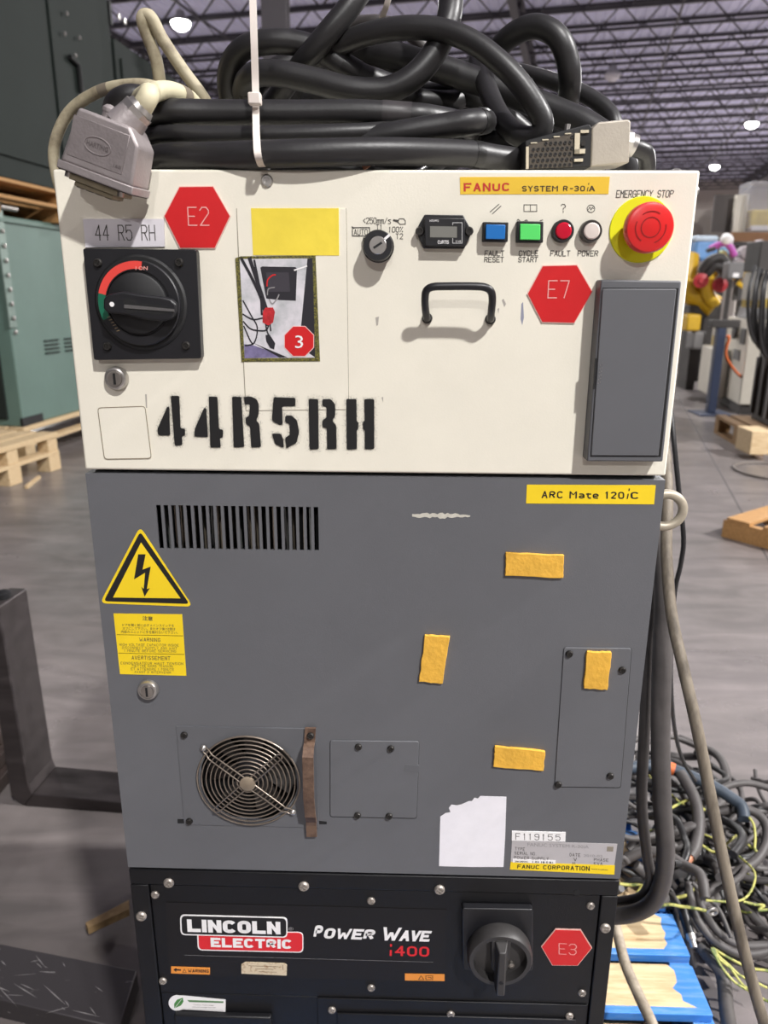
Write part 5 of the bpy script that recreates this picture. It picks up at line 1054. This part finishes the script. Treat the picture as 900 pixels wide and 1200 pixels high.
# its skids (two tiers) and one more behind
s0 = AZ(70, 548); s1 = AZ(30, 563); sx = (s0-s1).normalized()
ls = s0-sx*1.75
c_ = Vector((s0.x-1.75*sx.x, s0.y-1.75*sx.y, 0))
skid('wooden_skid', 'pale two-tier wooden skid in front of the green enclosure', (s0.x, s0.y), (-.52, .854), 0, 0, 0, WOODR, 0) if False else None
axs = Vector((ax.x, ax.y, 0))
k0 = AZ(72, 549); k1 = AZ(25, 566); kd = (k1-k0).normalized(); kn = Vector((-kd.y, kd.x, 0)); 
if kn.x > 0: kn = -kn
def fpal(label, c, d, n, L, D, mat, H=.30, name='wooden_skid'):
    t = thing(name, label, 'pallet', (c.x, c.y, 0), 'wooden pallets around the hall')
    def bx(nm, a0, a1, b0, b1, z0, z1):
        P = [c+d*a0+n*b0, c+d*a1+n*b0, c+d*a1+n*b1, c+d*a0+n*b1]; MB().prism([(p.x, p.y, z0) for p in P], (0, 0, z1-z0)).obj(nm, mat, t, bevel=.003, seg=1)
    for b0 in (0, D/2-.06, D-.12):
        for a0 in (0, L/2-.07, L-.14): bx('block', a0, a0+.14, b0, b0+.12, 0, H*.42); bx('block', a0, a0+.12, b0+.01, b0+.11, H*.52, H*.87)
        bx('runner_board', 0, L, b0, b0+.12, H*.42, H*.52)
    m = max(4, int(D/.16))
    for i in range(m): bx('deck_board', -.01+random.uniform(0, .02), L, i*D/m, i*D/m+D/m*.82, H*.87, H)
    return t
fpal('pale wooden skid standing in front of the green enclosure at the left', k0, kd, kn, 1.1, .9, WOODR)
q0 = cA+ax*(-.05)-nx*.05
fpal('wooden skid carrying the lower green enclosure', q0+nx*.02, ax, nx, 6.6, 1.15, WOODR, H=.298)
tag(MB().tube([AZ(31, 571, .012), AZ(46, 559, .014)], .016, 4).obj('wood_splinter', WOODR), 'splinter of pale wood on the floor in front of the skid', 'wood scrap')
# pallet between enclosures, upper enclosure
u0 = cA-ax*.25-nx*.12
UPL = thing('wooden_pallet', 'wooden pallet between the two stacked green enclosures', 'pallet', (u0.x, u0.y, ztop), 'wooden pallets around the hall')
zz = ztop+.11
for k in range(3): obx('stringer', u0, ax, .12, 1.25, ztop+.002 if k else ztop+.002, zz+.12, WOODT, UPL, .02+k*1.0, 0, bevel=.003)
for k in range(6): obx('bottom_board', u0, ax, 2.2, .13, zz, zz+.028, WOODT, UPL, 0, k*.21, bevel=.003)
for k in range(8): obx('deck_board', u0, ax, 2.2, .12, zz+.12, zz+.148, WOODT, UPL, 0, k*.155, bevel=.003)
zu = zz+.148
UG = thing('green_enclosure', 'tall dark green enclosure with a door latch stacked on the upper pallet', 'electrical cabinet', (u0.x, u0.y, zu), GG)
ur = None
# right edge of the tall enclosure seen at pixel x=131
def along(px, py):   # distance along ax from u0 where the face is seen at the pixel (horizontal only)
    d = ray(px, py); a = Vector((d.x, d.y)); o2 = Vector((u0.x-CAM.x, u0.y-CAM.y)); det = a.x*-ax.y+a.y*ax.x
    return (a.x*o2.y-a.y*o2.x)/det*-1 if abs(det) > 1e-9 else 1
L_ = abs(along(131, 60)); M_ = abs(along(60, 60))
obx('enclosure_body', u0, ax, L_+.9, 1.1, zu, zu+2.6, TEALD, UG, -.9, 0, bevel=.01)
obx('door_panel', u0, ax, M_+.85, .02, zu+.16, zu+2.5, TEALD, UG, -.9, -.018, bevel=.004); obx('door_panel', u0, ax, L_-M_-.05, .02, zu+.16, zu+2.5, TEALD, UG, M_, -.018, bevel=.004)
lp = u0+ax*(M_+.22)-nx*.04; lz = CAM.z+ray(78, 85).z*((lp.y-CAM.y)/ray(78, 85).y)
LT = MB().tube([Vector((lp.x, lp.y, lz+.12)), Vector((lp.x+ax.x*.14, lp.y+ax.y*.14, lz+.09)), Vector((lp.x+ax.x*.15, lp.y+ax.y*.15, lz-.12))], .022, 8).obj('door_latch', BLACKM, UG, smooth=40)
for a_, z_ in ((-.05, -.02), (.02, .15), (.2, .02), (.1, -.14)): MB().lathe(lp+ax*a_+Vector((0, 0, lz+z_))-Vector((0, 0, 0)), [(.016, 0), (.016, .01), (.0001, .016)], -nx, 8).obj('latch_bolt', SILVER, UG)
for z_ in (.5, 1.6): obx('door_hinge', u0, ax, .04, .03, zu+z_+.0, zu+z_+.2, BLACKM, UG, L_-.03, -.03)
SG = thing('green_enclosure', 'shorter dark green cabinet standing just behind the tall enclosure', 'electrical cabinet', (u0.x+ax.x*(L_+.05), u0.y+ax.y*(L_+.05), zu), GG)
v0 = u0+ax*(L_+.06); ht = CAM.z+ray(137, 44).z*((v0.y-CAM.y)/ray(137, 44).y)
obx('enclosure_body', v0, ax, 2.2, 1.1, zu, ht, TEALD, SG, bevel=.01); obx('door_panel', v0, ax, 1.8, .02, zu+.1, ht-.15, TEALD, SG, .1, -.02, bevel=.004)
for a_ in (.1, .22): MB().lathe(v0+ax*a_-nx*.02+Vector((0, 0, ht-.1)), [(.03, 0), (.03, .015), (.0001, .02)], -nx, 8).obj('bolt', SILVER, SG)
SPL = thing('wooden_pallet', 'wooden support under the shorter dark green cabinet', 'pallet', (v0.x, v0.y, ztop), 'wooden pallets around the hall')
for i in range(3): obx('post', v0, ax, .2, 1.0, ztop+.002, zu-.02, WOODT, SPL, .1+i*.9, .05)
obx('deck_board', v0, ax, 2.2, 1.1, zu-.02, zu-.001, WOODT, SPL)
# ================================================================== FORKS
GF = 'steel forks lying at the left of the cabinet'
FK = thing('lift_fork', 'L-shaped steel lift fork with a tall upright shank at the left', 'lift fork', (-1.0, .95, 0), GF)
h0, h1 = AZ(32, 945, .0), AZ(140, 953, 0); fx = (h1-h0).normalized(); fn = Vector((-fx.y, fx.x, 0))
def fprism(nm, prof, base, d, n, wd, mat, parent, **kw): return MB().prism([base+d*a+Vector((0, 0, z_)) for a, z_ in prof], n*wd).obj(nm, mat, parent, **kw)
hs = CAM.z+ray(37, 712).z*((h0.y-CAM.y)/ray(37, 712).y)
base = Vector((h0.x, h0.y, 0))
fprism('shank', [(-.045, .03), (-.01, .0), (.02, .04), (.012, .07), (.004, hs), (-.045, hs)], base, fx, fn, .13, FORKM, FK, bevel=.004)
fprism('blade', [(-.01, 0), (.9, 0), (.9, .012), (.5, .03), (.02, .042)], base, fx, fn, .13, FORKM, FK, bevel=.003)
tp_ = base+fx*-.02+fn*.06; MB().lathe(Vector((tp_.x, tp_.y, hs)), [(.02, 0), (.02, .015), (.012, .02)], (0, 0, 1), 10).obj('lock_pin', BLACKM, FK, smooth=40)
a_, b_, c2, d2 = AZ(-60, 1094, .05), AZ(161, 1137, .05), AZ(140, 1205, .05), AZ(-80, 1152, .05)
FB = thing('lift_fork', 'scratched dark steel fork blade lying flat in the lower left corner', 'lift fork', (-.7, .35, 0), GF)
MB().prism([(p.x, p.y, .0) for p in (a_, b_, c2, d2)], (0, 0, .05)).obj('blade', FORKD, FB, bevel=.003)
lf = (a_-b_).normalized(); MB().prism([(p.x, p.y, .0) for p in (a_+lf*.05, a_+lf*.002, d2+lf*.002, d2+lf*.05)], (0, 0, .5)).obj('shank', FORKD, FB, bevel=.003)
SCRM = M('bright_scratch', (196, 192, 190), .4, metal=.6); rg = random.Random(5)
for i in range(26):
    u, v = rg.uniform(.28, .86), rg.uniform(.05, .95); p = (a_*(1-u)+b_*u)*(1-v)+(d2*(1-u)+c2*u)*v; p.z = .0502
    dr = ((b_-a_).normalized()*rg.uniform(.4, 1)+(d2-a_).normalized()*rg.uniform(-.3, .6)).normalized()*rg.uniform(.004, .022)*(2.2 if i % 6 == 0 else 1); dr.z = 0; sd = Vector((-dr.y, dr.x, 0)).normalized()*rg.uniform(.0004, .0011)
    MB().prism([p-dr, p+sd, p+dr, p-sd], (0, 0, .0002)).obj('scratch', SCRM, FB)
st_ = MB().prism([AZ(101, 1089, .03), AZ(104, 1095, .03), AZ(152, 1073, .03), AZ(152, 1062, .03)], (0, 0, .018)).obj('wood_scrap', M('dry_timber', (150, 124, 88), .8, rgb2=(110, 86, 56), scale=30, thr=(.4, .7))); tag(st_, 'broken strip of wood poking out left of the black power source', 'wood scrap')
for i in range(3):
    p = AZ(2, 885+i*14, .02); tag(MB().box(p.x-.4, p.x+.035-.01*i, p.y-.05, p.y+.05, .0+.045*(2-i), .042+.045*(2-i)).obj('dark_plank', M('dark_timber', (58, 46, 42), .7, var=.3, scale=20), bevel=.003), ('topmost', 'middle', 'lowest')[i]+' dark timber plank of the small stack at the left edge', 'plank', 'dark planks at the left edge')
# ================================================================== RIGHT BACKGROUND
def PB_(nm, px0, py0, px1, py1, Yd, dp, mat, parent=None, bevel=0, **kw):
    """box standing at distance Yd filling the pixel rectangle, dp deep"""
    a, c = AY(px0, py0, Yd), AY(px1, py1, Yd); a2, c2 = AY(px0, py1, Yd), AY(px1, py0, Yd)
    return MB().box((a.x+a2.x)/2, (c.x+c2.x)/2, Yd, Yd+dp, (a2.z+c.z)/2, (a.z+c2.z)/2).obj(nm, mat, parent, bevel=bevel, **kw)
OFFW = M('machine_white', (214, 208, 194), .5, var=.06, scale=3); RYEL = M('robot_yellow', (214, 172, 40), .45, var=.1, scale=4); DKM = M('machine_dark', (54, 50, 48), .6, var=.3, scale=3); GRM = M('machine_grey', (118, 116, 116), .5, var=.1, scale=3)
# near pallet on the floor
n0 = AZ(845, 629); n1 = AZ(900, 644); nd = (n1-n0).normalized(); nn = Vector((-nd.y, nd.x, 0)); nn = nn if nn.y > 0 else -nn
NPL = thing('wooden_pallet', 'single tan wooden pallet lying on the open floor at the right', 'pallet', (n0.x, n0.y, 0), 'wooden pallets around the hall')
def nb_(nm, a0, a1, b0, b1, z0, z1, mat=WOODT):
    P = [n0+nd*a0+nn*b0, n0+nd*a1+nn*b0, n0+nd*a1+nn*b1, n0+nd*a0+nn*b1]; return MB().prism([(p.x, p.y, z0) for p in P], (0, 0, z1-z0)).obj(nm, mat, NPL, bevel=.002, seg=1)
for b0 in (0, .48, .96): nb_('stringer', 0, 1.1, b0, b0+.045, .0, .105)
for i in range(2): nb_('deck_board', .02+i*.22, .16+i*.22, 0, 1.0, .105, .125)
for i in range(3): nb_('deck_board', .55+i*.2, .68+i*.2, 0, 1.0, .105, .125)
lb = MB().prism([n0+nd*.28+nn*.02+Vector((0, 0, .126)), n0+nd*.34+nn*.02+Vector((0, 0, .126)), n0+nd*.52+nn*.6+Vector((0, 0, .126)), n0+nd*.46+nn*.6+Vector((0, 0, .126))], (0, 0, .03)).obj('loose_board', WOODT, bevel=.002); tag(lb, 'narrow loose board lying across the tan pallet', 'board')
w0 = AZ(905, 552, .01); tag(MB().tube([w0+Vector((.28*math.cos(a), .32*math.sin(a), 0)) for a in [2*math.pi*k/30 for k in range(30)]], .012, 6, True).obj('wire_hoop', M('grey_cord', (120, 112, 106), .6), smooth=60), 'grey cord lying in a hoop on the floor at the right edge', 'cord')
# machine pallet + black machine at right edge
m0 = AZ(838, 508); m1 = AZ(880, 533); md = (m1-m0).normalized(); mn = Vector((-md.y, md.x, 0)); mn = mn if mn.x > 0 else -mn
MPL = thing('wooden_pallet', 'dark wooden pallet under the black machine at the right edge', 'pallet', (m0.x, m0.y, 0), 'wooden pallets around the hall')
Lm = (m1-m0).length
def mb_(nm, a0, a1, b0, b1, z0, z1, mat, parent, **kw):
    if parent is not MPL: b0 += .14; b1 += .14
    P = [m0+md*a0+mn*b0, m0+md*a1+mn*b0, m0+md*a1+mn*b1, m0+md*a0+mn*b1]; return MB().prism([(p.x, p.y, z0) for p in P], (0, 0, z1-z0)).obj(nm, mat, parent, **kw)
WD2 = M('dark_pallet_wood', (150, 116, 76), .75, var=.2, scale=6)  # darker brown wood of the pallet under the black machine
for z0, z1 in ((0, .03), (.16, .19)): mb_('side_board', -.05, Lm+.02, 0, .1, z0, z1, WD2, MPL)
for a0 in (-.05, Lm/2, Lm-.1): mb_('block', a0, a0+.12, 0, .12, .03, .16, WD2, MPL)
for i in range(4): mb_('deck_board', -.05, Lm+.02, .14+i*.28, .36+i*.28, .16, .19, WD2, MPL)
BMC = thing('black_machine', 'tall black machine with drooping hoses at the right edge', 'machine', (m0.x+mn.x*.5, m0.y+mn.y*.5, .19))
mb_('base', .1, Lm-.15, .15, 1.1, .19, .85, DKM, BMC, bevel=.01)
for i in range(5): mb_('base_rib', .13+i*.2, .17+i*.2, .12, .15, .25, .8, GRM if i == 2 else DKM, BMC)
mb_('mid_panel', .2, Lm-.25, .2, 1.0, .85, 1.1, GRM, BMC, bevel=.01); mb_('column', .3, Lm-.4, .3, 1.0, 1.1, 1.78, DKM, BMC, bevel=.01)
PB_('upper_unit', 893, 318, 930, 352, m1.y+.2, .4, OFFW, BMC, bevel=.01); PB_('unit_label', 892, 350, 930, 361, m1.y+.19, .4, M('dull_yellow', (196, 166, 60), .6), BMC)
PB_('top_frame', 890, 282, 930, 318, m1.y+.3, .3, DKM, BMC, bevel=.01)
for i in range(7):
    x_ = 877+i*4.5; yy = m1.y-.05+.03*(i % 3); MB().tube(spline([AY(x_+8, 312+i*2, yy+.1), AY(x_+1+(i % 2)*2, 340, yy), AY(x_, 372+i*5, yy), AY(x_+6, 398+i*6, yy+.02), AY(x_+20, 406+i*5, yy+.08), AY(x_+36, 396+i*3, yy+.1)], 6), .016, 8).obj('hose', RUBBER, BMC, smooth=60)
tag(PB_('timber_block', 880, 506, 906, 533, m1.y-.25, .3, WOODR, bevel=.006), 'pale timber block stack beside the dark pallet at the right edge', 'timber') 
# white control cabinet with sloping desk
wc0 = AZ(864, 486); WM = thing('white_control_desk', 'white floor-standing control desk with a sloping grey top', 'control desk', (wc0.x, wc0.y, 0))
wl_ = AZ(827, 463); wd_ = (wl_-wc0); wd_.z = 0; wl1 = wd_.length; wd_.normalize(); wn = Vector((-wd_.y, wd_.x, 0)); wn = wn if wn.x > 0 else -wn
def wz(px, py): return CAM.z+ray(px, py).z*((wc0.y-CAM.y)/ray(px, py).y)
def wp(nm, a0, a1, b0, b1, z0, z1, mat, **kw):
    P = [wc0+wd_*a0+wn*b0, wc0+wd_*a1+wn*b0, wc0+wd_*a1+wn*b1, wc0+wd_*a0+wn*b1]; return MB().prism([(p.x, p.y, z0) for p in P], (0, 0, z1-z0)).obj(nm, mat, WM, **kw)
wp('desk_body', 0, 1.1, 0, .75, .12, wz(864, 374), OFFW, bevel=.012); wp('plinth', .03, 1.05, .03, .7, 0, .12, DKM)
wp('front_box', .7, 1.7, -.16, -.01, .10, .72, OFFW, bevel=.02); wp('side_cabinet', 1.1, 1.7, -.05, .6, .1, 1.05, OFFW, bevel=.01); wp('vent', .25, .55, -.012, 0, .62, .74, GRM); wp('window', .1, .32, -.012, 0, .82, 1.0, DKM); wp('label', 1.25, 1.6, -.062, -.05, .7, .85, M('dull_label', (190, 164, 70), .6))
zt_ = wz(864, 374); P = [wc0+wd_*.0+wn*.0, wc0+wd_*.7, wc0+wd_*.7+wn*.75, wc0+wn*.75]
MB().add([(P[0].x, P[0].y, zt_), (P[1].x, P[1].y, zt_), (P[2].x, P[2].y, zt_), (P[3].x, P[3].y, zt_), (P[0].x+.15, P[0].y+.1, zt_+.38), (P[1].x+.15, P[1].y+.1, zt_+.38), (P[2].x, P[2].y, zt_+.42), (P[3].x, P[3].y, zt_+.42)], [(3, 2, 1, 0), (4, 5, 6, 7), (0, 1, 5, 4), (1, 2, 6, 5), (2, 3, 7, 6), (3, 0, 4, 7)]).obj('sloping_top', GRM, WM, bevel=.01)
c = wc0+wd_*.52-wn*.02; MB().lathe(Vector((c.x, c.y, .95)), [(.09, 0), (.09, .03), (.0001, .035)], -wn, 16).obj('dial', DKM, WM, smooth=40)
# blue post stand
sp0 = AZ(832, 485); BS = thing('blue_post_stand', 'dark blue post stand with a dark head in front of the white desk', 'stand', (sp0.x, sp0.y, 0))
NV = M('navy_paint', (44, 54, 78), .45); hp_ = CAM.z+ray(842, 384).z*((sp0.y-CAM.y)/ray(842, 384).y)
MB().box(sp0.x-.05, sp0.x+.05, sp0.y-.05, sp0.y+.05, .02, hp_).obj('post', NV, BS, bevel=.008); MB().box(sp0.x-.2, sp0.x+.2, sp0.y-.2, sp0.y+.2, 0, .02).obj('base_plate', NV, BS, bevel=.004); MB().box(sp0.x-.14, sp0.x+.2, sp0.y-.06, sp0.y+.06, hp_, hp_+.09).obj('head', DKM, BS, bevel=.01)
MB().tube(spline([Vector((sp0.x+.08, sp0.y, hp_-.1)), Vector((sp0.x+.1, sp0.y-.02, .9)), Vector((sp0.x+.09, sp0.y-.02, .7)), Vector((sp0.x+.25, sp0.y, .5)), Vector((sp0.x+.4, sp0.y, .4))], 6), .018, 6).obj('cable', ORANGE, BS, smooth=60)
# yellow robot with red drums
ry = 10.6
RB = thing('yellow_robot_arm', 'yellow robot arm with red joint covers behind the white desk', 'robot', (AY(825, 340, ry).x, ry, 0))
def rt(nm, pts, r, mat, n=12): return MB().tube(spline([AY(a, b__, y_) for a, b__, y_ in pts], 6), r, n).obj(nm, mat, RB, smooth=60)
rt('base_casting', [(806, 300, ry+.3), (804, 325, ry+.2), (808, 342, ry+.2), (822, 350, ry+.2), (838, 360, ry+.1)], .16, RYEL); rt('forearm', [(836, 318, ry), (828, 330, ry), (830, 345, ry), (838, 358, ry)], .09, RYEL); rt('wrist', [(862, 318, ry+.1), (875, 318, ry+.1), (888, 318, ry+.1)], .13, RYEL)
for px, py in ((821, 329), (843, 334)):
    c = AY(px, py, ry-.12); MB().lathe(c, [(.10, 0), (.10, .06), (.04, .08), (.035, .1), (.0001, .1)], (-.2, -1, 0), 20).obj('joint_cover', M('faded_red', (186, 52, 60), .5), RB, smooth=35)
rt('hose_bundle', [(822, 318, ry-.05), (832, 306, ry-.1), (845, 303, ry-.1), (853, 318, ry-.1), (850, 335, ry-.1)], .07, DKM); rt('hose_bundle', [(828, 322, ry-.1), (838, 312, ry-.15), (848, 316, ry-.15), (851, 330, ry-.1)], .06, DKM)
PB_('pedestal', 808, 358, 840, 372, ry+.1, .5, DKM, RB, bevel=.01); PB_('motor', 805, 368, 822, 388, ry-.1, .25, RYEL, RB, bevel=.03); PB_('frame_leg', 806, 388, 816, 470, ry+.2, .4, DKM, RB)
p = PB_('gearbox', 812, 388, 828, 410, ry, .3, GRM, RB, bevel=.04)
gb_ = thing('grey_control_box', 'small grey control box on a stalk above the white desk', 'control box', (AY(863, 318, ry-.6).x, ry-.6, 0)); PB_('box', 853, 307, 873, 327, ry-.6, .2, GRM, gb_, bevel=.02); PB_('stalk', 861, 327, 865, 352, ry-.55, .05, DKM, gb_); PB_('stalk_foot', 858, 352, 868, 470, ry-.5, .05, DKM, gb_); PB_('box_label', 859, 320, 866, 325, ry-.61, .01, WHITE, gb_)
# bins, toys and shelving
rk = 13.0
SH = thing('storage_rack', 'storage rack with wooden beam and pale uprights at the far right', 'rack', (AY(880, 300, rk).x, rk, 0))
for px in (861, 868.5): PB_('upright', px, 228, px+7, 274, rk+.3, .1, OFFW, SH)
PB_('back_panel', 836, 228, 862, 272, rk+.5, .05, M('dark_panel', (80, 74, 72), .7), SH); PB_('shelf_beam', 858, 272, 930, 283, rk, .1, M('rack_wood', (134, 96, 64), .7, var=.2, scale=3), SH)
a = AY(858, 283, rk); PB_('shelf_deck', 858, 284, 930, 287, rk, 1.0, DKM, SH); 
for px in (862, 926): PB_('post', px, 287, px+4, 470, rk+.1, .1, DKM, SH)
CLR = M('clear_plastic', (196, 196, 204), .15, alpha=.35)
CT = thing('clear_tub', 'clear plastic tub with yellow contents on the rack shelf', 'tub', (AY(890, 270, rk+.2).x, rk+.2, AY(890, 272, rk+.2).z)); PB_('tub_wall', 877, 212, 925, 271, rk+.15, .5, CLR, CT, bevel=.03); PB_('contents', 879, 246, 920, 268, rk+.2, .4, M('yellow_contents', (214, 190, 90), .7, var=.2, scale=8), CT, bevel=.03); PB_('white_cloth', 880, 264, 925, 271, rk+.16, .45, WHITE, CT, bevel=.02)
BB = thing('blue_bin', 'light blue plastic bin with white rim beside the cream panel edge', 'bin', (AY(828, 300, 12).x, 12, 0)); PB_('bin_body', 814, 281, 842, 306, 12, .5, M('bin_blue', (118, 168, 226), .4, var=.08, scale=3), BB, bevel=.05); PB_('rim', 813, 276, 843, 283, 11.97, .55, M('bin_rim', (206, 222, 236), .4), BB, bevel=.04); PB_('white_sack', 810, 305, 832, 318, 11.9, .4, WHITE, BB, bevel=.08); PB_('stand', 814, 318, 842, 452, 12.05, .4, DKM, BB)
TY = thing('pink_hose_reel', 'pink and white hose fitting in front of the blue bin', 'hose fitting', (AY(850, 300, 11.5).x, 11.5, 0)); MAG = M('magenta_plastic', (196, 96, 190), .4)
MB().tube(spline([AY(832, 292, 11.5), AY(842, 287, 11.45), AY(850, 285, 11.4), AY(856, 290, 11.4), AY(861, 300, 11.4)], 6), .05, 10).obj('pink_arm', MAG, TY, smooth=60); MB().lathe(AY(852, 281, 11.4), [(.09, -.06), (.1, 0), (.06, .06), (.0001, .08)], (0, -1, .3), 14).obj('white_cap', WHITE, TY, smooth=50)
MB().tube([AY(828, 294, 11.4), AY(838, 291, 11.4)], .03, 8).obj('dark_nozzle', DKM, TY, smooth=50); PB_('lime_piece', 843, 293, 854, 312, 11.5, .1, M('lime', (196, 208, 128), .5, var=.2, scale=12), TY, bevel=.05); PB_('sky_piece', 845, 289, 856, 300, 11.55, .1, M('sky_plastic', (120, 190, 226), .4), TY, bevel=.04); PB_('support', 846, 310, 850, 470, 11.55, .05, DKM, TY)
BG = thing('wrapped_bundle', 'bundle of crumpled clear wrap and coloured scraps under the rack', 'bundle', (AY(880, 300, 12.2).x, 12.2, 0))
for i, (px, py, r, mt) in enumerate(((872, 298, .14, M('grey_wrap', (172, 162, 164), .35, var=.3, scale=6)), (884, 300, .16, MATS['grey_wrap']), (880, 310, .12, M('pink_wrap', (206, 130, 150), .5, var=.2, scale=8)), (890, 290, .13, MATS['grey_wrap']), (866, 306, .09, MATS['grey_wrap']))): MB().lathe(AY(px, py, 12.2), [(.0001, -r), (r*.7, -r*.7), (r, 0), (r*.7, r*.7), (.0001, r)], (0, -1, .2), 9).obj('wrap_bulge', mt, BG, smooth=20)
PB_('support', 868, 312, 890, 470, 12.3, .3, DKM, BG)
TBW = thing('white_cloth_strip', 'white strap and yellow fittings hanging in front of the grey slope', 'strap', (AY(878, 330, 10).x, 10, 0)); MB().ribbon(spline([AY(868, 335, 10), AY(874, 328, 10), AY(881, 330, 10), AY(880, 345, 10), AY(874, 352, 10)], 5), (0, 1, 0), (0, 0, 1), .1, .03).obj('white_strap', WHITE, TBW); MB().tube([AY(864, 331, 9.95), AY(876, 340, 9.95)], .03, 6).obj('yellow_fitting', RYEL, TBW)
PB_('support', 876, 350, 879, 470, 10.05, .05, DKM, TBW)
tag(PB_('low_partition', 795, 246, 860, 470, 14.5, .15, WALLM), 'pale partition wall panel behind the robot and bins', 'partition')
